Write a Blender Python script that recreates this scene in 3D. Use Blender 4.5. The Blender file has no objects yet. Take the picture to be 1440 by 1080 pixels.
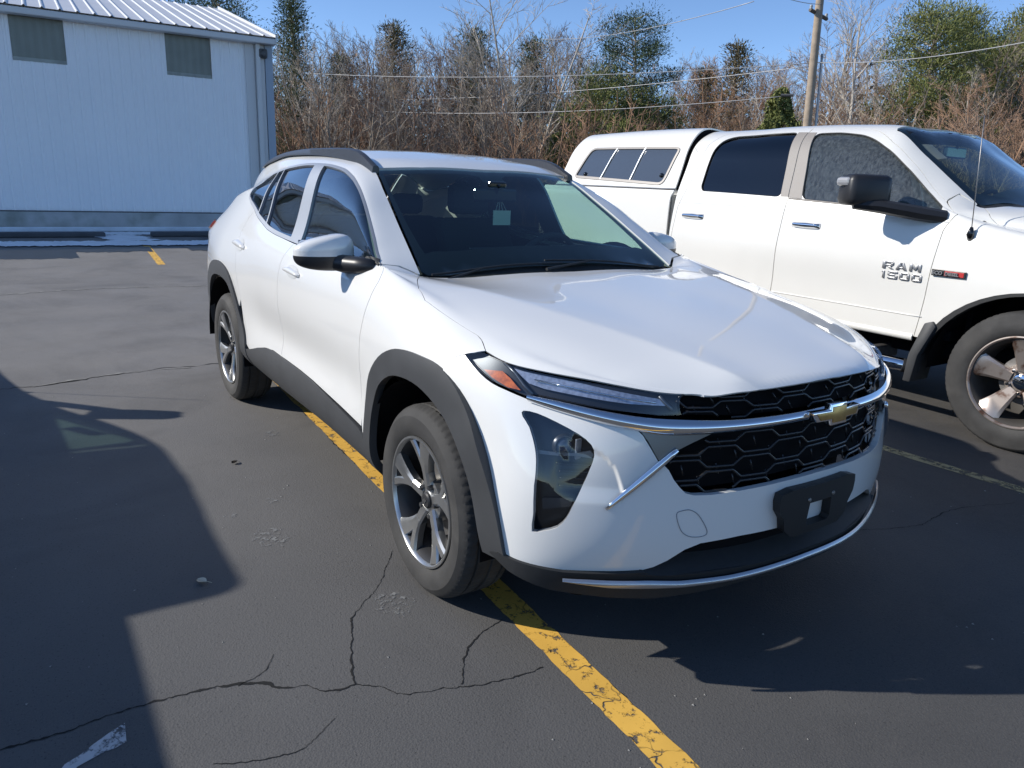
import bpy, bmesh, math, random
import numpy as np
from mathutils import Vector, Matrix, geometry
R_ = math.radians
S = bpy.context.scene
# ---------------------------------------------------------------- camera
cam = bpy.data.objects.new("camera", bpy.data.cameras.new("camera"))
S.collection.objects.link(cam); S.camera = cam
CAM = np.array([2.1681, -1.9784, 1.4298]); YAW, PITCH, ROLL = 2.548568, -0.264755, 0.0399
_f = Vector((math.cos(YAW)*math.cos(PITCH), math.sin(YAW)*math.cos(PITCH), math.sin(PITCH)))
_r = _f.cross(Vector((0, 0, 1))).normalized(); _u = _r.cross(_f)
_r2 = _r*math.cos(ROLL)+_u*math.sin(ROLL); _u2 = -_r*math.sin(ROLL)+_u*math.cos(ROLL)
_m = Matrix((_r2, _u2, -_f)).transposed().to_4x4(); _m.translation = Vector(CAM)
cam.matrix_world = _m
cam.data.sensor_width = 36; cam.data.lens = 26.43; cam.data.clip_start = .05; cam.data.clip_end = 3000
# ---------------------------------------------------------------- sky, sun, exposure
SUN_DIR = Vector((.65, 1.0, -.70)).normalized()          # the way the light travels
w = bpy.data.worlds.new("World"); S.world = w; w.use_nodes = True
nt = w.node_tree; sky = nt.nodes.new("ShaderNodeTexSky"); sky.sky_type = 'NISHITA'; sky.sun_disc = False
sky.sun_elevation = math.asin(-SUN_DIR.z); sky.sun_rotation = math.atan2(-SUN_DIR.x, -SUN_DIR.y)
sky.air_density = .6; sky.dust_density = .05; sky.ozone_density = 2.5
vm = nt.nodes.new('ShaderNodeVectorMath'); vm.operation = 'MULTIPLY'; vm.inputs[1].default_value = (.92, .99, 1.05)
nt.links.new(sky.outputs[0], vm.inputs[0]); nt.links.new(vm.outputs[0], nt.nodes["Background"].inputs[0]); nt.nodes["Background"].inputs[1].default_value = .15
sun = bpy.data.objects.new("sun", bpy.data.lights.new("sun", 'SUN')); S.collection.objects.link(sun)
sun.data.energy = 4.3; sun.data.angle = R_(.5); sun.data.color = (1.0, .955, .88)
sun.rotation_euler = SUN_DIR.to_track_quat('-Z', 'Y').to_euler(); sun.location = (0, -30, 30)
S.view_settings.view_transform = 'Standard'; S.view_settings.look = 'None'; S.view_settings.gamma = 1
S.view_settings.exposure = 0.3
S.render.engine = 'CYCLES'
S.cycles.max_bounces = 10; S.cycles.transparent_max_bounces = 24; S.cycles.use_denoising = True
S.cycles.caustics_reflective = False; S.cycles.caustics_refractive = False
# ---------------------------------------------------------------- materials
MATS = {}
def mat(name, col=(.5,.5,.5), rough=.5, metal=0., spec=.5, coat=0., noise=None, bump=None, alpha=None, emis=None, two=None):
    """noise=(scale, amount, detail) varies the colour; bump=(scale, strength); two=(col2, scale, low, high) mixes a second colour in patches"""
    if name in MATS: return MATS[name]
    m = bpy.data.materials.new(name); m.use_nodes = True; MATS[name] = m
    nt = m.node_tree; b = nt.nodes["Principled BSDF"]
    b.inputs["Base Color"].default_value = (*col, 1); b.inputs["Roughness"].default_value = rough
    b.inputs["Metallic"].default_value = metal; b.inputs["Specular IOR Level"].default_value = spec
    if coat: b.inputs["Coat Weight"].default_value = coat; b.inputs["Coat Roughness"].default_value = .03
    tc = nt.nodes.new("ShaderNodeTexCoord")
    src = None
    if noise:
        n = nt.nodes.new("ShaderNodeTexNoise"); n.inputs["Scale"].default_value = noise[0]; n.inputs["Detail"].default_value = noise[2] if len(noise) > 2 else 4
        nt.links.new(tc.outputs["Object"], n.inputs["Vector"])
        mr = nt.nodes.new("ShaderNodeMapRange"); mr.inputs[1].default_value = .3; mr.inputs[2].default_value = .7
        mr.inputs[3].default_value = 1-noise[1]; mr.inputs[4].default_value = 1+noise[1]
        nt.links.new(n.outputs["Fac"], mr.inputs[0])
        mx = nt.nodes.new("ShaderNodeVectorMath"); mx.operation = 'SCALE'; mx.inputs[0].default_value = col
        nt.links.new(mr.outputs[0], mx.inputs["Scale"]); src = mx.outputs[0]
    if two:
        n2 = nt.nodes.new("ShaderNodeTexNoise"); n2.inputs["Scale"].default_value = two[1]; n2.inputs["Detail"].default_value = 6
        nt.links.new(tc.outputs["Object"], n2.inputs["Vector"])
        mr2 = nt.nodes.new("ShaderNodeMapRange"); mr2.inputs[1].default_value = two[2]; mr2.inputs[2].default_value = two[3]
        nt.links.new(n2.outputs["Fac"], mr2.inputs[0])
        mi = nt.nodes.new("ShaderNodeMix"); mi.data_type = 'RGBA'
        mi.inputs["A"].default_value = (*col, 1); mi.inputs["B"].default_value = (*two[0], 1)
        if src: nt.links.new(src, mi.inputs["A"])
        nt.links.new(mr2.outputs[0], mi.inputs["Factor"]); src = mi.outputs["Result"]
    if src: nt.links.new(src, b.inputs["Base Color"])
    if bump:
        n3 = nt.nodes.new("ShaderNodeTexNoise"); n3.inputs["Scale"].default_value = bump[0]; n3.inputs["Detail"].default_value = 5
        nt.links.new(tc.outputs["Object"], n3.inputs["Vector"])
        bp = nt.nodes.new("ShaderNodeBump"); bp.inputs["Strength"].default_value = bump[1]; bp.inputs["Distance"].default_value = bump[2] if len(bump) > 2 else .01
        nt.links.new(n3.outputs["Fac"], bp.inputs["Height"]); nt.links.new(bp.outputs[0], b.inputs["Normal"])
    return m

def glass(name, tint, rough=.0, ior=1.5, film=1.0):
    """thin tinted glass: clear tint straight through, mirror by the angle"""
    if name in MATS: return MATS[name]
    m = bpy.data.materials.new(name); m.use_nodes = True; MATS[name] = m
    nt = m.node_tree; nt.nodes.clear(); N = nt.nodes.new
    o = N("ShaderNodeOutputMaterial"); mx = N("ShaderNodeMixShader"); tr = N("ShaderNodeBsdfTransparent"); gl = N("ShaderNodeBsdfGlossy")
    lw = N("ShaderNodeLayerWeight"); lw.inputs[0].default_value = .5; pw = N("ShaderNodeMath"); pw.operation = 'POWER'; pw.inputs[1].default_value = 4.2
    fr = N("ShaderNodeMath"); fr.operation = 'MULTIPLY_ADD'; fr.inputs[1].default_value = .93; fr.inputs[2].default_value = ((ior-1)/(ior+1))**2*1.6
    nt.links.new(lw.outputs["Facing"], pw.inputs[0]); nt.links.new(pw.outputs[0], fr.inputs[0])
    mu = N("ShaderNodeMath"); mu.operation = 'MULTIPLY'; mu.inputs[1].default_value = film; mu.use_clamp = True
    tr.inputs[0].default_value = (*tint, 1); gl.inputs["Roughness"].default_value = rough; gl.inputs[0].default_value = (.95, .97, 1, 1)
    L = nt.links.new
    L(fr.outputs[0], mu.inputs[0]); L(mu.outputs[0], mx.inputs[0]); L(tr.outputs[0], mx.inputs[1]); L(gl.outputs[0], mx.inputs[2]); L(mx.outputs[0], o.inputs[0])
    return m

def misted(name, tint, amount=.3):
    """glass with a breath of condensation on it"""
    m = glass(name, tint, .02, film=1.1); nt = m.node_tree; N = nt.nodes.new; L = nt.links.new
    o = [n for n in nt.nodes if n.type == 'OUTPUT_MATERIAL'][0]; mx = o.inputs[0].links[0].from_node
    d = N("ShaderNodeBsdfDiffuse"); d.inputs[0].default_value = (.55, .62, .64, 1); m2 = N("ShaderNodeMixShader")
    tc = N("ShaderNodeTexCoord"); mp = N("ShaderNodeMapping"); mp.inputs["Scale"].default_value = (14, 14, 4); n = N("ShaderNodeTexNoise"); n.inputs["Scale"].default_value = 4; n.inputs["Detail"].default_value = 8; n.inputs["Roughness"].default_value = .7
    L(tc.outputs["Object"], mp.inputs[0]); L(mp.outputs[0], n.inputs["Vector"])
    r = N("ShaderNodeMapRange"); r.inputs[1].default_value = .38; r.inputs[2].default_value = .72; r.inputs[3].default_value = .04; r.inputs[4].default_value = amount; L(n.outputs["Fac"], r.inputs[0])
    L(r.outputs[0], m2.inputs[0]); L(mx.outputs[0], m2.inputs[1]); L(d.outputs[0], m2.inputs[2]); L(m2.outputs[0], o.inputs[0]); return m

# ---------------------------------------------------------------- objects
def tag(o, label=None, cat=None, group=None, kind=None):
    if label: o["label"] = label
    if cat: o["category"] = cat
    if group: o["group"] = group
    if kind: o["kind"] = kind
    return o
def empty(name, loc=(0, 0, 0), rz=0, **k):
    o = bpy.data.objects.new(name, None); S.collection.objects.link(o); o.location = loc; o.rotation_euler = (0, 0, rz)
    return tag(o, **k)
def mesh(name, V, F, m=None, parent=None, smooth=False, normals=None, mats=None, fm=None, **k):
    me = bpy.data.meshes.new(name); me.from_pydata([tuple(map(float, v)) for v in V], [], [tuple(map(int, f)) for f in F])
    for q in (mats or ([m] if m else [])): me.materials.append(q)
    if fm is not None: me.polygons.foreach_set("material_index", np.asarray(fm, dtype=np.int32))
    if smooth: me.polygons.foreach_set("use_smooth", np.ones(len(me.polygons), dtype=bool))
    me.update()
    if normals is not None: me.normals_split_custom_set_from_vertices([tuple(n) for n in normals])
    o = bpy.data.objects.new(name, me); S.collection.objects.link(o)
    if parent: o.parent = parent
    return tag(o, **k)
class MB:
    """collects shapes into one mesh"""
    def __init__(s): s.V = []; s.F = []; s.M = []; s.mi = 0
    def add(s, V, F):
        n = len(s.V); s.V += [tuple(v) for v in V]; s.F += [tuple(i+n for i in f) for f in F]; s.M += [s.mi]*len(F); return s
    def box(s, x0, x1, y0, y1, z0, z1, bev=0):
        if bev:
            b = min(bev, (x1-x0)/2.01, (y1-y0)/2.01, (z1-z0)/2.01)
            bm = bmesh.new(); bmesh.ops.create_cube(bm, size=1)
            for v in bm.verts: v.co = Vector(((x0+x1)/2+v.co.x*(x1-x0), (y0+y1)/2+v.co.y*(y1-y0), (z0+z1)/2+v.co.z*(z1-z0)))
            bmesh.ops.bevel(bm, geom=bm.edges[:], offset=b, segments=2, affect='EDGES', profile=.5)
            s.add([v.co[:] for v in bm.verts], [[v.index for v in f.verts] for f in bm.faces]); bm.free(); return s
        P = [(x, y, z) for x in (x0, x1) for y in (y0, y1) for z in (z0, z1)]
        return s.add(P, [(0,1,3,2),(4,6,7,5),(0,4,5,1),(2,3,7,6),(0,2,6,4),(1,5,7,3)])
    def tube(s, P, r, n=8, cap=True):
        P = [np.asarray(p, float) for p in P]; r = r if hasattr(r, '__len__') else [r]*len(P)
        V = []; up = None
        for i, p in enumerate(P):
            t = P[min(i+1, len(P)-1)]-P[max(i-1, 0)]; t = t/(np.linalg.norm(t)+1e-9)
            if up is None:
                up = np.array([0, 0, 1.]) if abs(t[2]) < .9 else np.array([1., 0, 0])
            a = np.cross(t, up); a /= np.linalg.norm(a)+1e-9; up = np.cross(a, t)
            for k in range(n):
                q = 2*math.pi*k/n; V.append(p+r[i]*(a*math.cos(q)+up*math.sin(q)))
        F = [(i*n+k, i*n+(k+1) % n, (i+1)*n+(k+1) % n, (i+1)*n+k) for i in range(len(P)-1) for k in range(n)]
        if cap: F += [tuple(range(n))[::-1], tuple((len(P)-1)*n+k for k in range(n))]
        return s.add(V, F)
    def lathe(s, prof, axis='y', n=48, c=(0, 0, 0), a0=0, close=False):
        """prof: (radius, offset along axis)"""
        V = []; m = len(prof)
        for k in range(n):
            q = a0+2*math.pi*k/n; cs, sn = math.cos(q), math.sin(q)
            for r, h in prof:
                if axis == 'y': V.append((c[0]+r*cs, c[1]+h, c[2]+r*sn))
                elif axis == 'z': V.append((c[0]+r*cs, c[1]+r*sn, c[2]+h))
                else: V.append((c[0]+h, c[1]+r*cs, c[2]+r*sn))
        F = [(k*m+j, k*m+j+1, ((k+1) % n)*m+j+1, ((k+1) % n)*m+j) for k in range(n) for j in range(m-1)]
        return s.add(V, F)
    def prism(s, poly, axis, a, b):
        """extrude a 2-D outline along an axis from a to b"""
        n = len(poly)
        def P(u, v, h): return (h, u, v) if axis == 'x' else ((u, h, v) if axis == 'y' else (u, v, h))
        V = [P(u, v, a) for u, v in poly]+[P(u, v, b) for u, v in poly]
        return s.add(V, [tuple(range(n))[::-1], tuple(range(n, 2*n))]+[(i, (i+1) % n, n+(i+1) % n, n+i) for i in range(n)])
    def xf(s, fn): s.V = [tuple(fn(np.asarray(v, float))) for v in s.V]; return s
    def build(s, name, m=None, parent=None, smooth=False, auto=None, bevel=0, mats=None, **k):
        o = mesh(name, s.V, s.F, m, parent, smooth or bool(auto), mats=mats, fm=s.M if mats else None, **k)
        bm = bmesh.new(); bm.from_mesh(o.data); bmesh.ops.recalc_face_normals(bm, faces=bm.faces[:])
        if bevel:
            es = [e for e in bm.edges if len(e.link_faces) == 2 and e.calc_face_angle(0) > R_(28)]
            bmesh.ops.bevel(bm, geom=es, offset=bevel, segments=2, affect='EDGES', profile=.5, clamp_overlap=True)
            for f in bm.faces: f.smooth = True
            auto = auto or 35
        bm.to_mesh(o.data); bm.free()
        if auto:
            me = o.data
            bm = bmesh.new(); bm.from_mesh(me)
            for e in bm.edges: e.smooth = not (len(e.link_faces) == 2 and e.calc_face_angle(0) > R_(auto))
            bm.to_mesh(me); bm.free()
        return o

def chain(P, n=6, closed=False):
    """Catmull-Rom through points"""
    P = np.asarray(P, float); N = len(P); out = []
    rng = range(N if closed else N-1)
    for i in rng:
        if closed: a, b, c, d = P[i-1], P[i], P[(i+1) % N], P[(i+2) % N]
        else: a, b, c, d = P[max(i-1, 0)], P[i], P[i+1], P[min(i+2, N-1)]
        for k in range(n):
            t = k/n
            out.append(.5*((2*b)+(-a+c)*t+(2*a-5*b+4*c-d)*t*t+(-a+3*b-3*c+d)*t**3))
    if not closed: out.append(P[-1])
    return [tuple(p) for p in out]
def rounded(P, r, n=4):
    """round the corners of a closed outline"""
    P = [np.asarray(p, float) for p in P]; out = []
    for i, p in enumerate(P):
        a = P[i-1]-p; b = P[(i+1) % len(P)]-p; la, lb = np.linalg.norm(a), np.linalg.norm(b); d = min(r, la*.45, lb*.45)
        A = p+a/la*d; B = p+b/lb*d
        for k in range(n+1):
            t = k/n; out.append(tuple(A*(1-t)**2+p*2*t*(1-t)+B*t*t))
    return out
def resample(P, n):
    P = np.asarray(P, float); d = np.concatenate([[0], np.cumsum(np.linalg.norm(np.diff(P, axis=0), axis=1))])
    q = np.linspace(0, d[-1], n); return np.stack([np.interp(q, d, P[:, k]) for k in range(P.shape[1])], -1)
def pip(P, Q):
    """points Q inside polygon P"""
    P = np.asarray(P); Q = np.asarray(Q); x, y = Q[:, 0], Q[:, 1]; ins = np.zeros(len(Q), bool)
    a = P; b = np.roll(P, -1, 0)
    for (x0, y0), (x1, y1) in zip(a, b):
        if y0 == y1: continue
        c = ((y0 > y) != (y1 > y)) & (x < (x1-x0)*(y-y0)/(y1-y0)+x0); ins ^= c
    return ins
def dense(P, step):
    P = [np.asarray(p, float) for p in P]; out = []
    for a, b in zip(P, P[1:]+P[:1]):
        L = np.linalg.norm(b-a)
        if L < 1e-7: continue
        n = max(1, int(math.ceil(L/step)))
        for k in range(n): out.append(a+(b-a)*k/n)
    keep = [out[0]]
    for p in out[1:]:
        if np.linalg.norm(p-keep[-1]) > step*.12: keep.append(p)
    if np.linalg.norm(keep[0]-keep[-1]) < step*.12: keep.pop()
    return np.array(keep)
def area2(P): return .5*np.sum(P[:, 0]*np.roll(P[:, 1], -1)-np.roll(P[:, 0], -1)*P[:, 1])
def inset_poly(P, d):
    """move an outline inward by d"""
    if area2(P) < 0: P = P[::-1]
    t = np.roll(P, -1, 0)-np.roll(P, 1, 0); t /= np.linalg.norm(t, axis=1)[:, None]+1e-12
    return P+np.stack([-t[:, 1], t[:, 0]], -1)*d
def normal_at(sf, u, v, h=2e-3):
    a = sf.at(u+h, v)-sf.at(u-h, v); b = sf.at(u, v+h)-sf.at(u, v-h)
    n = np.cross(a, b); return n/(np.linalg.norm(n, axis=-1)[..., None]+1e-12)
class Surf:
    """wraps a surface with its metric scale and the sign that makes normals point outward"""
    def __init__(s, f, su, sign): s.f = f; s.su = su; s.sg = sign
    def pn(s, uv, mirror=False):
        uv = np.asarray(uv, float); P = s.f.at(uv[:, 0], uv[:, 1]); N = normal_at(s.f, uv[:, 0], uv[:, 1])*s.sg
        if mirror: P = P*[1, -1, 1]; N = N*[1, -1, 1]
        return P, N
def patch(name, sf, outline, m, parent=None, holes=(), step=.03, inset=.0018, off=0., flange=.012, mirror=False, mats=None, **k):
    """cut a panel out of a smooth surface: outline and holes in (u, v); off lifts it, flange turns its rim inward"""
    sc = np.array([sf.su, 1.0])
    loops = []
    for j, L in enumerate([outline, *holes]):
        P = dense(np.asarray(L, float)*sc, step*.6)
        if area2(P) < 0: P = P[::-1]
        if inset: P = inset_poly(P, inset if j == 0 else -inset)
        if j: P = P[::-1]
        loops.append(P)
    lo = loops[0].min(0); hi = loops[0].max(0)
    g = np.array([(x+(step/2 if r % 2 else 0), y) for r, y in enumerate(np.arange(lo[1], hi[1], step*.866)) for x in np.arange(lo[0], hi[0], step)])
    if len(g):
        keep = pip(loops[0], g)
        for h in loops[1:]: keep &= ~pip(h, g)
        g = g[keep]
        B = np.concatenate(loops)
        ok = np.ones(len(g), bool)
        for c in range(0, len(g), 2000):
            dd = ((g[c:c+2000, None, :]-B[None])**2).sum(-1).min(1); ok[c:c+2000] = dd > (step*.42)**2
        g = g[ok]
    pts = [p for L in loops for p in L]+list(g); E = []; n0 = 0
    for L in loops:
        E += [(n0+i, n0+(i+1) % len(L)) for i in range(len(L))]; n0 += len(L)
    vs, es, fs, ov, oe, of = geometry.delaunay_2d_cdt([Vector(p) for p in pts], E, [], 0, 1e-6)
    V2 = np.array([tuple(v) for v in vs]); F = np.array([tuple(f) for f in fs])
    ce = V2[F].mean(1); ins = pip(loops[0], ce)
    for h in loops[1:]: ins &= ~pip(h, ce)
    F = F[ins]
    P3, N3 = sf.pn(V2/sc, mirror); P3 = P3+N3*off
    # face winding by normal
    a = P3[F[:, 1]]-P3[F[:, 0]]; b = P3[F[:, 2]]-P3[F[:, 0]]; fl = (np.cross(a, b)*N3[F[:, 0]]).sum(-1) < 0
    F[fl] = F[fl][:, ::-1]
    V = list(P3); NN = list(N3); FF = [tuple(f) for f in F]
    if flange:
        # boundary edges of the kept triangles
        cnt = {}
        for f in FF:
            for i in range(3):
                e = (f[i], f[(i+1) % 3]); cnt[e] = 1
        bd = [e for e in cnt if (e[1], e[0]) not in cnt]
        idx = {}
        for a_, b_ in bd:
            d = P3[b_]-P3[a_]; nn = np.cross(d, N3[a_]); nn /= np.linalg.norm(nn)+1e-12
            q = [len(V)+i for i in range(4)]
            V += [P3[a_], P3[b_], P3[b_]-N3[b_]*flange, P3[a_]-N3[a_]*flange]; NN += [nn]*4; FF.append((q[0], q[3], q[2], q[1]))
    return mesh(name, V, FF, m, parent, smooth=True, normals=NN, mats=mats, **k)
def strip(name, sf, A, B, m, parent=None, bulge=.012, off=0., n=40, prof=6, mirror=False, power=.6, taper=False, **k):
    """rounded moulding between two lines of a surface"""
    A = resample(A, n); B = resample(B, n); V = []; F = []
    for i in range(n):
        for j in range(prof+1):
            t = j/prof; uv = A[i]*(1-t)+B[i]*t; P, N = sf.pn([uv], mirror)
            V.append(P[0]+N[0]*(off+bulge*(min(1, 3.2*math.sin(math.pi*(i+.3)/(n-.4))) if taper else 1)*math.sin(math.pi*t)**power))
    F = [(i*(prof+1)+j, (i+1)*(prof+1)+j, (i+1)*(prof+1)+j+1, i*(prof+1)+j+1) for i in range(n-1) for j in range(prof)]
    F += [tuple(range(prof+1)), tuple((n-1)*(prof+1)+j for j in range(prof+1))]
    mb = MB(); mb.add(V, F); return mb.build(name, m, parent, smooth=True, auto=50, **k)
def line_tube(name, sf, uv, r, m, parent=None, off=0., n=6, mirror=False, **k):
    P, N = sf.pn(uv, mirror); mb = MB(); mb.tube(list(P+N*off), r, n); return mb.build(name, m, parent, smooth=True, **k)
def copy_tree(o, parent=None):
    c = o.copy(); S.collection.objects.link(c); c.parent = parent
    for ch in list(o.children): copy_tree(ch, c)
    return c
# ---------------------------------------------------------------- smooth surface maths (numpy only)
def akima(xs, ys):
    xs = np.asarray(xs, float); ys = np.asarray(ys, float)
    if len(xs) == 2:
        return lambda q: ys[0] + (q - xs[0]) * (ys[1] - ys[0]) / (xs[1] - xs[0])
    m = np.diff(ys) / np.diff(xs)
    m = np.concatenate([[3*m[0]-2*m[1] if len(m) > 1 else m[0], 2*m[0]-m[1]], m, [2*m[-1]-m[-2], 3*m[-1]-2*m[-2]]])
    w1 = np.abs(m[3:] - m[2:-1]) + 1e-6 + np.abs(m[3:] + m[2:-1]) / 2
    w2 = np.abs(m[1:-2] - m[:-3]) + 1e-6 + np.abs(m[1:-2] + m[:-3]) / 2
    d = (w1 * m[1:-2] + w2 * m[2:-1]) / (w1 + w2)
    def f(q):
        q = np.asarray(q, float)
        i = np.clip(np.searchsorted(xs, q) - 1, 0, len(xs) - 2)
        h = xs[i+1] - xs[i]; t = (q - xs[i]) / h
        lo = q < xs[0]; hi = q > xs[-1]
        r = ((2*t**3-3*t**2+1)*ys[i] + (t**3-2*t**2+t)*h*d[i] + (-2*t**3+3*t**2)*ys[i+1] + (t**3-t**2)*h*d[i+1])
        r = np.where(lo, ys[0] + (q-xs[0])*d[0], r)
        return np.where(hi, ys[-1] + (q-xs[-1])*d[-1], r)
    return f

def row(front, back=None):
    """knots (x, y, z), x falling; optional kink between the two lists"""
    def mk(L):
        L = sorted(L); X = [p[0] for p in L]
        return X, akima(X, [p[1] for p in L]), akima(X, [p[2] for p in L])
    X, fy, fz = mk(front)
    if back is None:
        return lambda q: (fy(q), fz(q))
    X2, gy, gz = mk(back); k = X[0]
    def f(q):
        q = np.asarray(q, float)
        return np.where(q >= k, fy(q), gy(q)), np.where(q >= k, fz(q), gz(q))
    return f

def nat_weights(T):
    """natural cubic spline through knots T: W(t) gives the weight of each knot value"""
    T = np.asarray(T, float); n = len(T); h = np.diff(T)
    A = np.eye(n); B = np.zeros((n, n))
    for i in range(1, n-1):
        A[i, i-1] = h[i-1]; A[i, i] = 2*(h[i-1]+h[i]); A[i, i+1] = h[i]
        B[i, i-1] = 6/h[i-1]; B[i, i] = -6/h[i-1]-6/h[i]; B[i, i+1] = 6/h[i]
    M = np.linalg.solve(A, B)
    def W(t):
        t = np.asarray(t, float)
        i = np.clip(np.searchsorted(T, t) - 1, 0, n-2)
        H = h[i][..., None]; a = (T[i+1]-t)[..., None]/H; b = 1-a
        I = np.eye(n)
        return a*I[i] + b*I[i+1] + ((a**3-a)*M[i] + (b**3-b)*M[i+1])*H**2/6
    return W

class Loft:
    """surface (u, v) -> 3-D: u is the station along the car, v runs from the right sill over the top to the left sill"""
    crease = None
    def __init__(s, rows, T):
        T = list(T); n = len(T); s.rows = rows; s.n = n; s.vm = T[-1]
        s.W = nat_weights(T + [2*T[-1]-t for t in T[-2::-1]])
    def at(s, u, v):
        u = np.asarray(u, float); v = np.asarray(v, float)
        W = s.W(v); R = [r(u) for r in s.rows]
        R = R + [(-a, b) for a, b in R[-2::-1]]
        y = sum(W[..., i]*R[i][0] for i in range(len(R))); z = sum(W[..., i]*R[i][1] for i in range(len(R)))
        if s.crease:                                   # pressed ridges along the bonnet
            U, Vc, h, w = s.crease; vv = np.minimum(v, 2*s.vm-v)
            d = np.sqrt((vv-np.interp(u, U, Vc))**2+.012**2)
            z = z+h*np.exp(-d/w)*np.clip((u-U[0])/.25, 0, 1)*np.clip((U[-1]+.02-u)/.12, 0, 1)
        return np.stack([u, -y, z], -1)

class Front:
    """bumper face: v is the height, u runs -7..7 from the left corner round to the right one"""
    def __init__(s, levels, dents=()):
        s.Z = np.array([l[0] for l in levels])
        P = np.array([l[1] for l in levels], float)
        M = P[:, :0:-1, :] * np.array([1, -1]); P = np.concatenate([M, P], 1)
        s.P = P; s.WZ = nat_weights(s.Z); s.WU = nat_weights(np.arange(-7, 8)); s.dents = dents
    def at(s, u, v):
        u = np.asarray(u, float); v = np.asarray(v, float)
        wu = s.WU(np.clip(u, -7, 7)); wz = s.WZ(v)
        Q = np.einsum('...i,...j,ijk->...k', wz, wu, s.P)
        x = Q[..., 0]; y = Q[..., 1]; au = np.abs(u)
        for (cu, cv, su, sv, d) in s.dents:
            q = np.sqrt(((au-cu)/su)**2 + ((v-cv)/sv)**2); t1 = np.clip((1.0-q)/.075, 0, 1); t2 = np.clip((v-.565)/.06, 0, 1)
            g = d*t1*t1*(3-2*t1)*t2*t2*(3-2*t2)*np.clip(1-(au-4.5)/.6, 0, 1)
            x = x - g*0.85; y = y - g*0.5*np.sign(u)
        return np.stack([x, -y, v + 0*x], -1)

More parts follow.
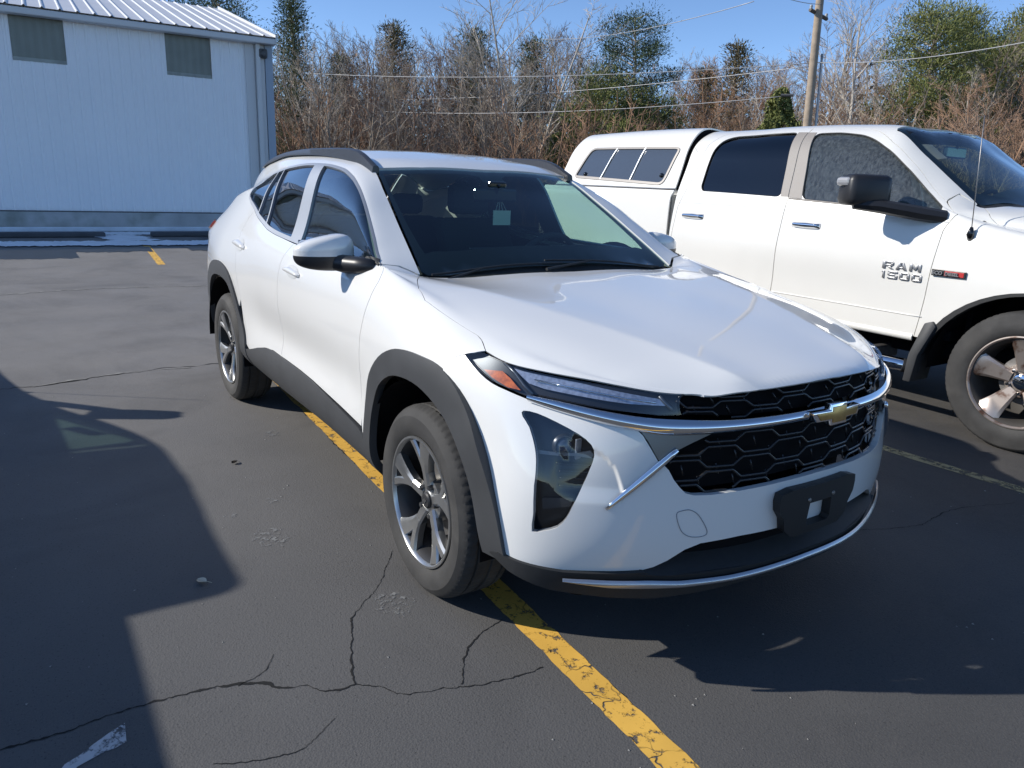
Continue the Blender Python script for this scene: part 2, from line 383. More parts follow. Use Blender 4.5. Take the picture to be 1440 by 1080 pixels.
# ---- the small white SUV: section rows (x, |y|, z) ----
BT = [0, .10, .22, .32, .47, .60, .70, .80, .98, 1.20, 1.32, 1.62, 2.0]
BODY = Loft([
 row([(.6,.80,.22),(.3,.83,.26),(0,.84,.28),(-.4,.83,.29),(-1,.82,.30),(-1.7,.82,.30),(-2.3,.83,.32),(-2.8,.84,.34),(-3.2,.80,.36),(-3.5,.70,.38)]),
 row([(.6,.85,.33),(.3,.895,.34),(0,.90,.36),(-.4,.892,.37),(-1,.885,.38),(-1.7,.885,.385),(-2.3,.895,.40),(-2.8,.895,.42),(-3.2,.85,.44),(-3.5,.76,.46)]),
 row([(.6,.86,.48),(.3,.905,.50),(0,.91,.50),(-.4,.903,.50),(-.75,.893,.50),(-1.5,.89,.505),(-2.1,.895,.50),(-2.45,.907,.50),(-2.8,.907,.52),(-3.2,.86,.55),(-3.5,.78,.57)]),
 row([(.6,.865,.60),(.3,.905,.61),(0,.91,.62),(-.35,.90,.61),(-.7,.876,.60),(-1.4,.868,.60),(-1.9,.872,.60),(-2.3,.898,.61),(-2.7,.91,.63),(-3.2,.865,.65),(-3.5,.785,.67)]),
 row([(.6,.855,.72),(.3,.90,.74),(0,.91,.76),(-.3,.903,.75),(-.7,.888,.75),(-1.4,.886,.75),(-1.9,.887,.755),(-2.3,.90,.76),(-2.7,.908,.78),(-3.2,.865,.80),(-3.5,.79,.82)]),
 row([(.80,.56,.81),(.7,.66,.80),(.6,.76,.79),(.45,.835,.82),(.3,.885,.84),(0,.902,.87),(-.3,.897,.88),(-.7,.888,.885),(-1.4,.888,.89),(-1.9,.888,.895),(-2.3,.892,.90),(-2.7,.892,.92),(-3.2,.85,.93),(-3.5,.785,.93)]),
 row([(0.8,0.49,0.852),(0.7,0.62,0.848),(0.64,0.688,0.8471),(0.52,0.7743,0.8628),(0.4,0.8274,0.8874),(0.28,0.8553,0.912),(0.16,0.8656,0.9319),(0.04,0.8662,0.9466),(-0.08,0.8645,0.9599),(-0.2,0.868,0.98),(-0.6,0.868,1),(-1.3,0.867,1.005),(-1.8,0.864,1.015),(-2.2,0.858,1.03),(-2.7,0.845,1.05),(-3.2,0.81,1.05),(-3.45,0.785,1.02),(-3.6,0.72,1)]),
 row([(0.86,0.375,0.866),(0.78,0.475,0.875),(0.69,0.59,0.884),(0.64,0.645,0.8894),(0.52,0.7386,0.9072),(0.4,0.7913,0.9264),(0.28,0.8167,0.9469),(0.16,0.8257,0.9684),(0.04,0.8266,0.9903),(-0.08,0.825,1.0123),(-0.2,0.8239,1.0336),(-0.3,0.8235,1.0502),(-0.42,0.822,1.068),(-0.6,0.818,1.085),(-1.3,0.815,1.09),(-1.8,0.808,1.105),(-2.2,0.795,1.145),(-2.6,0.765,1.2),(-2.95,0.745,1.2),(-3.25,0.735,1.14),(-3.5,0.68,1.07)]),
 row([(0.86,0.365,0.87),(0.78,0.455,0.882),(0.69,0.565,0.894),(0.64,0.6132,0.9024),(0.52,0.694,0.9251),(0.4,0.7371,0.9483),(0.28,0.7561,0.9711),(0.16,0.7622,0.9925),(0.04,0.7638,1.0125),(-0.08,0.7665,1.0312),(-0.2,0.7732,1.0491),(-0.3,0.7819,1.0643),(-0.48,0.8,1.095)],
     [(-.48,.80,1.095),(-.6,.796,1.112),(-.75,.782,1.155),(-.95,.760,1.215),(-1.3,.735,1.27),(-1.8,.725,1.285),(-2.2,.715,1.30),(-2.6,.705,1.315),(-2.95,.695,1.27),(-3.25,.66,1.17),(-3.5,.60,1.07)]),
 row([(0.86,0.345,0.876),(0.78,0.42,0.894),(0.69,0.5,0.914),(0.64,0.5291,0.9252),(0.52,0.573,0.9523),(0.4,0.6005,0.9755),(0.28,0.6174,0.9953),(0.16,0.6288,1.0121),(0.04,0.6396,1.0266),(-0.08,0.6542,1.0397),(-0.2,0.6767,1.0526),(-0.3,0.7043,1.0641),(-0.47,0.775,1.088)],
     [(-.47,.775,1.088),(-.585,.765,1.135),(-.68,.745,1.19),(-.80,.717,1.26),(-.91,.692,1.325),(-1.035,.667,1.38),(-1.15,.65,1.42),(-1.30,.637,1.45),(-1.55,.626,1.47),(-1.8,.62,1.473),(-2.1,.615,1.458),(-2.4,.61,1.43),(-2.65,.61,1.39),(-2.9,.61,1.325),(-3.2,.59,1.21),(-3.5,.52,1.08)]),
 row([(0.865,0.3,0.882),(0.82,0.335,0.902),(0.72,0.385,0.927),(0.64,0.4127,0.9431),(0.52,0.4409,0.9665),(0.4,0.4643,0.9869),(0.28,0.4842,1.0045),(0.16,0.5023,1.0195),(0.04,0.5213,1.0321),(-0.08,0.5441,1.0424),(-0.2,0.5745,1.0505),(-0.3,0.6088,1.0556),(-0.433,0.672,1.06)],
     [(-.433,.672,1.06),(-.7,.63,1.215),(-.93,.59,1.345),(-1.147,.554,1.452),(-1.30,.54,1.49),(-1.8,.535,1.522),(-2.3,.545,1.52),(-2.7,.555,1.475),(-2.98,.55,1.41),(-3.25,.53,1.26),(-3.5,.46,1.08)]),
 row([(0.885,0.19,0.888),(0.86,0.2,0.906),(0.79,0.22,0.926),(0.64,0.2404,0.9572),(0.52,0.2487,0.9778),(0.4,0.2572,0.9939),(0.28,0.2649,1.0075),(0.16,0.2715,1.02),(0.04,0.2781,1.0322),(-0.08,0.2866,1.0441),(-0.2,0.3002,1.0549),(-0.3,0.3186,1.0621),(-0.38,0.34,1.066)],
     [(-.38,.34,1.066),(-.7,.34,1.255),(-.9,.33,1.36),(-1.10,.33,1.47),(-1.28,.32,1.515),(-1.6,.32,1.55),(-1.9,.31,1.558),(-2.3,.31,1.548),(-2.7,.31,1.508),(-2.98,.31,1.455),(-3.25,.30,1.26),(-3.5,.28,1.08)]),
 row([(0.9,0,0.89),(0.875,0,0.91),(0.8,0,0.93),(0.64,0,0.962),(0.52,0,0.9818),(0.4,0,0.9978),(0.28,0,1.0116),(0.16,0,1.0242),(0.04,0,1.036),(-0.08,0,1.0474),(-0.2,0,1.0581),(-0.3,0,1.066),(-0.36,0,1.07)],
     [(-.36,0,1.07),(-.7,0,1.27),(-.9,0,1.375),(-1.09,0,1.474),(-1.28,0,1.523),(-1.6,0,1.557),(-1.9,0,1.565),(-2.3,0,1.553),(-2.7,0,1.515),(-2.98,0,1.46),(-3.25,0,1.26),(-3.5,0,1.08)]),
], BT)
BODY.crease = ([-.36, .2, .9], [1.22, 1.30, 1.42], .011, .13)
NOSE = Front([
 (.16,[(.86,0),(.842,.22),(.79,.42),(.72,.57),(.65,.685),(.585,.77),(.52,.83),(.43,.855)]),
 (.28,[(.885,0),(.867,.22),(.815,.42),(.745,.58),(.675,.70),(.61,.80),(.545,.86),(.45,.885)]),
 (.42,[(.905,0),(.89,.22),(.84,.42),(.775,.59),(.71,.705),(.63,.80),(.54,.865),(.44,.905)]),
 (.58,[(.91,0),(.893,.22),(.843,.42),(.777,.585),(.712,.695),(.63,.79),(.515,.86),(.35,.905)]),
 (.70,[(.912,0),(.893,.22),(.84,.42),(.768,.58),(.695,.69),(.60,.78),(.47,.855),(.27,.905)]),
 (.80,[(.91,0),(.89,.22),(.83,.42),(.745,.585),(.65,.70),(.53,.79),(.40,.858),(.21,.908)]),
 (.87,[(0.895,0),(0.876,0.22),(0.82,0.415),(0.73,0.572),(0.62,0.685),(0.49,0.775),(0.36,0.846),(0.18,0.897)]),
 (.93,[(0.87,0),(0.852,0.22),(0.797,0.405),(0.71,0.555),(0.6,0.668),(0.47,0.755),(0.345,0.819),(0.17,0.868)]),
], dents=[(4.3,.56,.9,.175,.008)])

# ---- the white pickup: front axle at u = 0 ----
PT = [0, .12, .34, .54, .70, .83, .93, 1.18, 1.40, 1.52, 1.85, 2.2]
PICK = Loft([
 row([(.95,.86,.50),(.5,.93,.48),(0,.955,.47),(-.6,.95,.45),(-1.5,.945,.45),(-2.4,.945,.45),(-3.05,0.942,0.45)]),
 row([(.95,.90,.62),(.5,.97,.60),(0,.99,.58),(-.5,.975,.56),(-.8,.965,.56),(-1.5,.962,.56),(-2.4,.965,.56),(-3.05,0.962,0.56)]),
 row([(.95,.915,.82),(.5,.985,.82),(0,1.005,.84),(-.5,.985,.80),(-.8,.975,.80),(-1.5,.97,.80),(-2.4,.975,.80),(-3.05,0.972,0.8)]),
 row([(.95,.90,.98),(.5,.975,.99),(0,.995,1.01),(-.5,.988,1.0),(-.8,.985,1.0),(-1.5,.985,1.0),(-2.4,.985,1.0),(-3.05,0.982,1.0)]),
 row([(.95,.87,1.08),(.5,.94,1.10),(0,.955,1.13),(-.5,.965,1.15),(-.8,.970,1.16),(-1.5,.97,1.16),(-2.4,.97,1.16),(-3.05,0.967,1.16)]),
 row([(.95,.83,1.13),(.5,.89,1.16),(0,.91,1.20),(-.5,.935,1.26),(-.8,.95,1.28),(-1.5,.95,1.285),(-2.4,.95,1.29),(-3.05,0.947,1.29)]),
 row([(.95,.78,1.145),(.5,.84,1.18),(0,.86,1.22),(-.4,.89,1.28),(-.6,.92,1.32),(-.8,.93,1.345),(-1.5,.93,1.36),(-2.4,.93,1.375),(-3.05,0.927,1.375)]),
 row([(.95,.66,1.15),(.5,.72,1.195),(0,.75,1.235),(-.4,.80,1.285),(-.62,.90,1.34)],
     [(-.62,.90,1.34),(-.80,.875,1.43),(-1.0,.855,1.54),(-1.25,.845,1.60),(-1.6,.84,1.61),(-2.4,.84,1.61),(-3.05,0.837,1.61)]),
 row([(.95,.52,1.17),(.5,.59,1.24),(0,.65,1.285),(-.3,.72,1.325),(-.60,.84,1.362)],
     [(-.60,.84,1.362),(-.80,.81,1.48),(-1.0,.775,1.63),(-1.2,.745,1.745),(-1.45,.735,1.80),(-1.8,.735,1.81),(-2.2,.735,1.81),(-2.4,.74,1.80),(-3.05,0.737,1.8)]),
 row([(.95,.44,1.20),(.5,.49,1.28),(0,.54,1.33),(-.3,.60,1.362),(-.57,.72,1.38)],
     [(-.57,.72,1.38),(-.78,.70,1.53),(-1.0,.67,1.69),(-1.24,.63,1.845),(-1.45,.62,1.875),(-1.8,.62,1.885),(-2.2,.62,1.885),(-2.4,.62,1.875),(-3.05,0.617,1.875)]),
 row([(.98,.25,1.22),(.5,.28,1.305),(0,.30,1.355),(-.25,.32,1.378),(-.45,.38,1.392)],
     [(-.45,.38,1.392),(-.68,.36,1.545),(-.95,.34,1.72),(-1.18,.33,1.875),(-1.4,.33,1.905),(-1.8,.33,1.915),(-2.2,.33,1.91),(-2.4,.33,1.90),(-3.05,0.327,1.9)]),
 row([(1.0,0,1.225),(.5,0,1.31),(0,0,1.36),(-.2,0,1.38),(-.41,0,1.396)],
     [(-.41,0,1.396),(-.66,0,1.56),(-.92,0,1.735),(-1.16,0,1.885),(-1.4,0,1.912),(-1.8,0,1.922),(-2.2,0,1.917),(-2.4,0,1.907),(-3.05,-0.003,1.907)]),
], PT)
PICK_AT = (.34, 3.78, 0)
BED = Loft([
 row([(-2.9,.93,.52),(-3.6,.94,.52),(-4.9,.93,.54)]),
 row([(-2.9,.965,.62),(-3.57,1.0,.62),(-4.2,.98,.62),(-4.9,.96,.62)]),
 row([(-2.9,.975,.84),(-3.57,1.01,.86),(-4.2,.985,.84),(-4.9,.97,.84)]),
 row([(-2.9,.985,1.04),(-3.57,.99,1.05),(-4.9,.975,1.04)]),
 row([(-2.9,.98,1.30),(-3.57,.98,1.30),(-4.9,.97,1.30)]),
 row([(-2.9,.965,1.36),(-3.57,.965,1.36),(-4.9,.955,1.36)]),
 row([(-2.9,.945,1.385),(-3.57,.945,1.385),(-4.9,.935,1.385)]),
 row([(-2.9,.862,1.62),(-3.57,.860,1.62),(-4.9,.85,1.60)]),
 row([(-2.9,.785,1.80),(-3.57,.785,1.80),(-4.9,.775,1.78)]),
 row([(-2.9,.70,1.888),(-3.57,.70,1.890),(-4.9,.69,1.862)]),
 row([(-2.9,.40,1.915),(-3.57,.40,1.92),(-4.9,.40,1.89)]),
 row([(-2.9,0,1.92),(-3.57,0,1.93),(-4.9,0,1.90)]),
], PT)
# ---------------------------------------------------------------- vehicle materials
WHITE = mat('white_paint', (.765,.76,.735), .30, coat=1.0)
WHITE2 = mat('cream_white_paint', (.74,.725,.68), .3, coat=.8, noise=(2.5, .02, 6))
BLACKPL = mat('grained_black_plastic', (.018,.019,.020), .62, noise=(40, .12), bump=(420, .25, .001))
GREYPL = mat('grey_cladding_plastic', (.042,.044,.047), .55, noise=(9, .10), bump=(380, .2, .001))
GLOSSBK = mat('gloss_black', (.006,.006,.007), .08, coat=.5)
DARK = mat('dark_void', (.008,.008,.009), .9, spec=.1)
CHROME = mat('chrome', (.82,.83,.85), .06, metal=1)
SATIN = mat('satin_grey_trim', (.42,.43,.44), .38, metal=.75)
GUN = mat('gunmetal_trim', (.20,.20,.20), .32, metal=.8)
ALLOY = mat('machined_alloy', (.50,.50,.49), .30, metal=.9, noise=(30,.05))
ALLOYD = mat('dark_alloy_pocket', (.035,.035,.037), .5, metal=.3)
RUBBER = mat('tyre_rubber', (.036,.035,.034), .78, noise=(14, .18), bump=(160, .25, .002), two=((.07,.067,.062), 5, .5, .8))
STEEL = mat('brake_steel', (.30,.29,.28), .45, metal=.9, noise=(20,.2))
WGLASS = glass('windscreen_glass', (.62,.80,.73))
SGLASS = glass('side_glass', (.58,.74,.67), film=1.5)
TGLASS = glass('privacy_glass', (.035,.04,.04), film=1.2)
LENS = glass('clear_lens', (.80,.84,.88), ior=1.45)
AMBER = mat('amber_reflector', (.75,.16,.02), .25, coat=1, noise=(60,.4))
REDL = mat('red_lamp', (.35,.03,.03), .15, coat=1)
SEAT = mat('dark_seat_fabric', (.030,.031,.034), .85)
DASH = mat('dark_dash_vinyl', (.022,.023,.025), .7)
HEADL = mat('grey_headliner', (.30,.30,.29), .9)
GOLD = mat('gold_emblem', (.50,.33,.12), .3, metal=.7, noise=(50,.1))
SILVERL = mat('drl_reflector', (.55,.55,.60), .22, metal=.6, noise=(90,.25))
RUSTY = mat('weathered_alloy', (.46,.40,.36), .38, metal=.75, noise=(9,.10), two=((.17,.09,.06), 14, .53, .66))
# ================================================================ the place
rnd = random.Random(7)
# ---- asphalt
def asphalt():
    m = bpy.data.materials.new('asphalt'); m.use_nodes = True; nt = m.node_tree; b = nt.nodes["Principled BSDF"]; N = nt.nodes.new; L = nt.links.new
    tc = N("ShaderNodeTexCoord")
    def noise(sc, det=6, rough=.6, dist=0, stretch=None):
        n = N("ShaderNodeTexNoise"); n.inputs["Scale"].default_value = sc; n.inputs["Detail"].default_value = det; n.inputs["Roughness"].default_value = rough; n.inputs["Distortion"].default_value = dist
        if stretch:
            mp = N("ShaderNodeMapping"); mp.inputs["Scale"].default_value = stretch; mp.inputs["Rotation"].default_value = (0, 0, .4); L(tc.outputs["Object"], mp.inputs[0]); L(mp.outputs[0], n.inputs["Vector"])
        else: L(tc.outputs["Object"], n.inputs["Vector"])
        return n.outputs["Fac"]
    def ramp(f, a, b_, c, d):
        r = N("ShaderNodeMapRange"); r.inputs[1].default_value = a; r.inputs[2].default_value = b_; r.inputs[3].default_value = c; r.inputs[4].default_value = d; L(f, r.inputs[0]); return r.outputs[0]
    def mix(f, A, B):
        x = N("ShaderNodeMix"); x.data_type = 'RGBA'
        if hasattr(f, 'links') or not isinstance(f, float): L(f, x.inputs["Factor"])
        else: x.inputs["Factor"].default_value = f
        for k, v in (("A", A), ("B", B)):
            if isinstance(v, tuple): x.inputs[k].default_value = (*v, 1)
            else: L(v, x.inputs[k])
        return x.outputs["Result"]
    base = mix(ramp(noise(.35, 5), .35, .65, 0, 1), (.074,.073,.072), (.104,.102,.100))
    # older, paler lot further away and a browner patch to the right
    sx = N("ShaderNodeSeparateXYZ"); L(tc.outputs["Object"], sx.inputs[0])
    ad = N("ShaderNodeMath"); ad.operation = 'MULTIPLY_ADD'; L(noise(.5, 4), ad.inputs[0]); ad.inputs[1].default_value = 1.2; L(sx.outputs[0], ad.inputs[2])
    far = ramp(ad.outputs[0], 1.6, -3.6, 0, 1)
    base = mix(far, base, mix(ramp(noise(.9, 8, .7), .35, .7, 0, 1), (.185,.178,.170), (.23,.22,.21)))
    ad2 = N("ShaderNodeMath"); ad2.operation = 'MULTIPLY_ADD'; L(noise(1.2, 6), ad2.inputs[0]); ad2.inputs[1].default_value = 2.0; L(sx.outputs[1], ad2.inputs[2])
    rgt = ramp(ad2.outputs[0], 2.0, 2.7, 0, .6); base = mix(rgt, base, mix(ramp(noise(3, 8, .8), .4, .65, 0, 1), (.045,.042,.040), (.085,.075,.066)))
    base = mix(ramp(noise(1.1, 7, .65, .8), .50, .68, 0, .24), base, (.045,.045,.046))
    base = mix(ramp(noise(.75, 8, .7, .5, (1, 2.4, 1)), .56, .74, 0, .30), base, (.12,.115,.108))
    # pale dust and aggregate
    base = mix(ramp(noise(2.2, 10, .75), .55, .80, 0, .40), base, (.12,.113,.105))
    base = mix(ramp(noise(11, 9, .8, 1.5), .62, .78, 0, .45), base, (.13,.125,.115))
    sp = N("ShaderNodeTexVoronoi"); sp.inputs["Scale"].default_value = 170; L(tc.outputs["Object"], sp.inputs["Vector"])
    base = mix(ramp(sp.outputs["Distance"], .0, .55, .30, 0), base, (.13,.125,.12))
    w_ = N("ShaderNodeTexNoise"); w_.inputs["Scale"].default_value = 420; w_.inputs["Detail"].default_value = 2; L(tc.outputs["Object"], w_.inputs["Vector"])
    base = mix(ramp(w_.outputs["Fac"], .60, .72, 0, .7), base, (.19,.185,.175))
    base = mix(ramp(noise(130, 3, .5), .60, .70, 0, .5), base, (.025,.025,.025))
    L(base, b.inputs["Base Color"]); b.inputs["Specular IOR Level"].default_value = .18
    L(ramp(noise(1.5, 6), .3, .7, .62, .82), b.inputs["Roughness"])
    b1 = N("ShaderNodeBump"); b1.inputs["Strength"].default_value = .22; b1.inputs["Distance"].default_value = .004; L(sp.outputs["Distance"], b1.inputs["Height"])
    b2 = N("ShaderNodeBump"); b2.inputs["Strength"].default_value = .2; b2.inputs["Distance"].default_value = .004; L(noise(70, 8, .7), b2.inputs["Height"]); L(b1.outputs[0], b2.inputs["Normal"])
    L(b2.outputs[0], b.inputs["Normal"]); return m
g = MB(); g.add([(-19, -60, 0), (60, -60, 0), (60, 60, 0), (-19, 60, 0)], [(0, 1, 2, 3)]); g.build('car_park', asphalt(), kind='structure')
SOIL = mat('leaf_litter_ground', (.13,.10,.07), .95, noise=(.4, .3, 8), two=((.09,.10,.045), .15, .45, .6), bump=(3, .6, .1))
g = MB(); n = 40; V = []; X = np.linspace(-700, 900, n); 
Y = np.linspace(-800, 800, n)
for x in X:
    for y in Y: V.append((x, y, -.05))
g.add(V, [(i*n+j, (i+1)*n+j, (i+1)*n+j+1, i*n+j+1) for i in range(n-1) for j in range(n-1)]); g.build('ground', SOIL, kind='structure')
def ragged(pts, w0, jit, seed, z=.003, wf=None, sub=5, fine=.03, walk=0.):
    """a flat ribbon with an irregular edge along a line on the ground"""
    r = random.Random(seed); P = np.array(chain([p for p in pts], sub)); V = []
    P = resample(P, max(6, int(np.linalg.norm(np.diff(P, axis=0), axis=1).sum()/fine)))
    t = np.gradient(P, axis=0); t /= np.linalg.norm(t, axis=1)[:, None]+1e-9
    a = b = 0; wk = 0.; wv = 1.
    for i, p in enumerate(P):
        w = (wf(i/(len(P)-1)) if wf else 1)*w0
        a = a*.6+r.uniform(-jit, jit); b = b*.6+r.uniform(-jit, jit); nn = np.array([-t[i, 1], t[i, 0]])
        wk = wk*.86+r.uniform(-walk, walk); wv = max(.25, min(1.5, wv+r.uniform(-.28, .28))) if walk else 1.; w *= wv; q = p+nn*(r.uniform(-jit, jit)*.5+wk)
        V += [(*(q+nn*max(.0008, w/2+a)), z), (*(q-nn*max(.0008, w/2+b)), z)]
    return V, [(2*i, 2*i+1, 2*i+3, 2*i+2) for i in range(len(P)-1)]
CRACK = mat('crack_black', (.008,.008,.008), .95)
def cracks(name, L_, **k):
    mb = MB()
    for i, (p, w) in enumerate(L_): mb.add(*ragged(p, w*.75, w*.28, 50+i, z=.0012, fine=.009 if w < .02 else .03, walk=.0035 if w < .02 else .02, wf=lambda t: .45+.55*math.sin(math.pi*min(1, t*1.1+.05))**.5))
    return mb.build(name, CRACK, **k)
cracks('pavement_crack', [
 ([(.171,-2.152),(.182,-2.046),(.171,-1.899),(.167,-1.776),(.193,-1.631),(.218,-1.539),(.247,-1.496),(.297,-1.46),(.313,-1.403),(.367,-1.359),(.382,-1.322),(.382,-1.279),(.424,-1.231),(.481,-1.191),(.511,-1.115),(.544,-1.016),(.577,-.915),(.597,-.761)], .0085),
 ([(.38,-1.283),(.288,-1.255),(.173,-1.202),(.059,-1.159),(-.006,-1.097),(-.09,-1.007),(-.213,-.91),(-.305,-.844)], .005),
 ([(.538,-1.013),(.446,-.95),(.376,-.889),(.324,-.782),(.314,-.73)], .0055),
 ([(.219,-1.569),(.19,-1.49),(.121,-1.438)], .003), ([(.49,-1.697),(.531,-1.586),(.548,-1.482),(.484,-1.382)], .003),
 ([(.504,1.008),(.486,.904),(.481,.759),(.498,.593),(.52,.40)], .004), ([(.504,1.008),(.62,1.3),(.60,1.6),(.72,2.0)], .004),
 ([(-3.50,-2.5),(-3.495,-2.123),(-3.515,-2.007),(-3.497,-1.888),(-3.62,-1.588),(-3.67,-1.267),(-3.656,-.981),(-3.66,-.60),(-3.7,0),(-3.62,1.0),(-3.66,2.0)], .024),
 ([(.432,-.688),(.582,-.706),(.696,-.715),(.826,-.728),(.918,-.735),(1.024,-.742),(1.2,-.752)], .007),
 ([(-2.2,-.575),(-1.9,-.583),(-1.5,-.61),(-1.1,-.628),(-.8,-.64)], .007),
 ([(.52,-.62),(.66,-.63),(.80,-.632),(.98,-.655),(1.12,-.66)], .003)], kind='structure')
PALE = mat('mortar_pale_fill', (.22,.215,.20), .9, noise=(20,.3))
mb = MB(); mb.add(*ragged([(-7.72,-2.3),(-7.725,-2.106),(-7.891,-1.419),(-7.893,-.668),(-7.794,.2),(-7.9,1.5)], .03, .022, 3, z=.003)); 
mb.add(*ragged([(-3.47,-2.0),(-3.60,-1.588),(-3.645,-1.267),(-3.62,-.95)], .012, .011, 4, z=.0045)); mb.build('crack_filler', PALE, kind='structure')
# ---- painted lines, worn
def paint_mat(name, col, lo, hi, sc, under=(.05,.048,.045)):
    m = mat(name, col, .7, noise=(6, .10)); nt = m.node_tree; b = nt.nodes["Principled BSDF"]; N = nt.nodes.new; L = nt.links.new
    tc = N("ShaderNodeTexCoord"); n = N("ShaderNodeTexNoise"); n.inputs["Scale"].default_value = sc; n.inputs["Detail"].default_value = 9; n.inputs["Roughness"].default_value = .75; L(tc.outputs["Object"], n.inputs["Vector"])
    v = N("ShaderNodeTexVoronoi"); v.feature = 'DISTANCE_TO_EDGE'; v.inputs["Scale"].default_value = 9; 
    n2 = N("ShaderNodeTexNoise"); n2.inputs["Scale"].default_value = 14; L(tc.outputs["Object"], n2.inputs["Vector"])
    ad = N("ShaderNodeMix"); ad.data_type = 'VECTOR'; ad.inputs["Factor"].default_value = .12; L(tc.outputs["Object"], ad.inputs["A"]); L(n2.outputs["Color"], ad.inputs["B"]); L(ad.outputs["Result"], v.inputs["Vector"])
    r = N("ShaderNodeMapRange"); r.inputs[1].default_value = lo; r.inputs[2].default_value = hi; L(n.outputs["Fac"], r.inputs[0])
    r2 = N("ShaderNodeMapRange"); r2.inputs[1].default_value = .012; r2.inputs[2].default_value = .03; r2.inputs[3].default_value = 1; r2.inputs[4].default_value = 0; L(v.outputs["Distance"], r2.inputs[0])
    n4 = N("ShaderNodeTexNoise"); n4.inputs["Scale"].default_value = 5; n4.inputs["Detail"].default_value = 3; L(tc.outputs["Object"], n4.inputs["Vector"]); r4 = N("ShaderNodeMapRange"); r4.inputs[1].default_value = .45; r4.inputs[2].default_value = .6; L(n4.outputs["Fac"], r4.inputs[0])
    mu = N("ShaderNodeMath"); mu.operation = 'MULTIPLY'; L(r2.outputs[0], mu.inputs[0]); L(r4.outputs[0], mu.inputs[1])
    mx = N("ShaderNodeMath"); mx.operation = 'MAXIMUM'; L(r.outputs[0], mx.inputs[0]); L(mu.outputs[0], mx.inputs[1])
    tr = N("ShaderNodeBsdfTransparent"); ms = N("ShaderNodeMixShader"); L(mx.outputs[0], ms.inputs[0]); L(b.outputs[0], ms.inputs[1]); L(tr.outputs[0], ms.inputs[2]); L(ms.outputs[0], nt.nodes["Material Output"].inputs[0])
    return m
YEL = paint_mat('yellow_line_paint', (.74,.43,.075), .54, .61, 20)
YOLD = paint_mat('worn_cream_paint', (.40,.33,.17), .46, .62, 12)
def line(name, P, w, m, seed, **k):
    mb = MB(); mb.add(*ragged(P, w, w*.03, seed, z=.0015, sub=3)); return mb.build(name, m, kind='structure', **k)
yl = lambda x: -.640-.054*x
line('bay_line', [(x, yl(x)) for x in np.linspace(-3.4, 2.4, 24)], .098, YEL, 11)
line('bay_line', [(x, .17-.078*(x+13.34)) for x in np.linspace(-15.0, -10.2, 8)], .11, YEL, 12)
line('bay_line', [(-2.5,2.14),(-.096,2.173),(.405,2.20),(1.3,2.24)], .085, YOLD, 13)
line('bay_line', [(-15.0,-2.9),(-10.2,-3.2)], .11, YEL, 14); line('bay_line', [(-15.0,3.5),(-10.2,3.2)], .11, YEL, 15)
WP = paint_mat('white_smear_paint', (.50,.50,.50), .50, .60, 18)
mb = MB(); mb.add(*ragged([(.46,-2.10),(.335,-2.001),(.287,-1.943),(.268,-1.893),(.272,-1.865)], .062, .014, 8, z=.0018)); mb.build('paint_smear', WP, kind='structure')
SPOT = paint_mat('pale_scuff', (.22,.22,.215), .40, .50, 34)
for (x, y, r0, q) in ((-.65,-1.23,.085,1), (-.93,-1.31,.03,2), (-1.0,-1.12,.03,3), (-2.7,-.85,.06,4), (-1.9,-.86,.05,5), (.05,-1.0,.07,6)):
    r_ = random.Random(q); V = [(x+r0*r_.uniform(.5,1.2)*math.cos(a)*1.3, y+r0*r_.uniform(.5,1.2)*math.sin(a), .002) for a in np.linspace(0, 2*math.pi, 17)[:-1]]
    mb = MB(); mb.add(V, [tuple(range(16))]); mb.build('pale_scuff_mark', SPOT, kind='structure')
# tiny grit
mb = MB(); r_ = random.Random(5)
for i in range(420):
    x, y = r_.uniform(-3.5, 2.2), r_.uniform(-2.6, 2.4); s = r_.uniform(.0015, .005)
    mb.add([(x+s, y, .001), (x-s, y+s, .001), (x-s*.6, y-s, .001), (x, y, s)], [(0,1,3), (1,2,3), (2,0,3)])
mb.build('pavement_grit', mat('pale_grit', (.30,.29,.27), .9), label='fine pale grit scattered over the asphalt', cat='grit', kind='stuff')
def leaf(x, y, s, m, lab, rz):
    mb = MB(); P = []
    for i in range(7):
        t = i/6; w = s*.42*math.sin(math.pi*min(1, t*.92+.06)); P += [(s*(t-.5), -w, .006+.25*s*abs(t-.5)+w*.5), (s*(t-.5), 0, .004+.2*s*abs(t-.5)), (s*(t-.5), w, .008+.2*s*abs(t-.5)+w*.3)]
    F = [(3*i+j, 3*i+j+1, 3*i+j+4, 3*i+j+3) for i in range(6) for j in range(2)]
    mb.add(P, F); mb.tube([(s*.5, 0, .012), (s*.85, .01, .004)], .0009, 4)
    o = mb.build('dry_leaf', m, label=lab, cat='leaf'); o.location = (x, y, 0); o.rotation_euler = (0, 0, rz)
leaf(-.417, -1.535, .040, mat('pale_leaf', (.62,.55,.42), .8), 'pale dry leaf lying near the edge of the big shadow', .7)
leaf(-1.53, -1.148, .035, mat('dark_leaf', (.05,.035,.02), .8), 'small dark dry leaf on the asphalt left of the front wheel', 2.1)
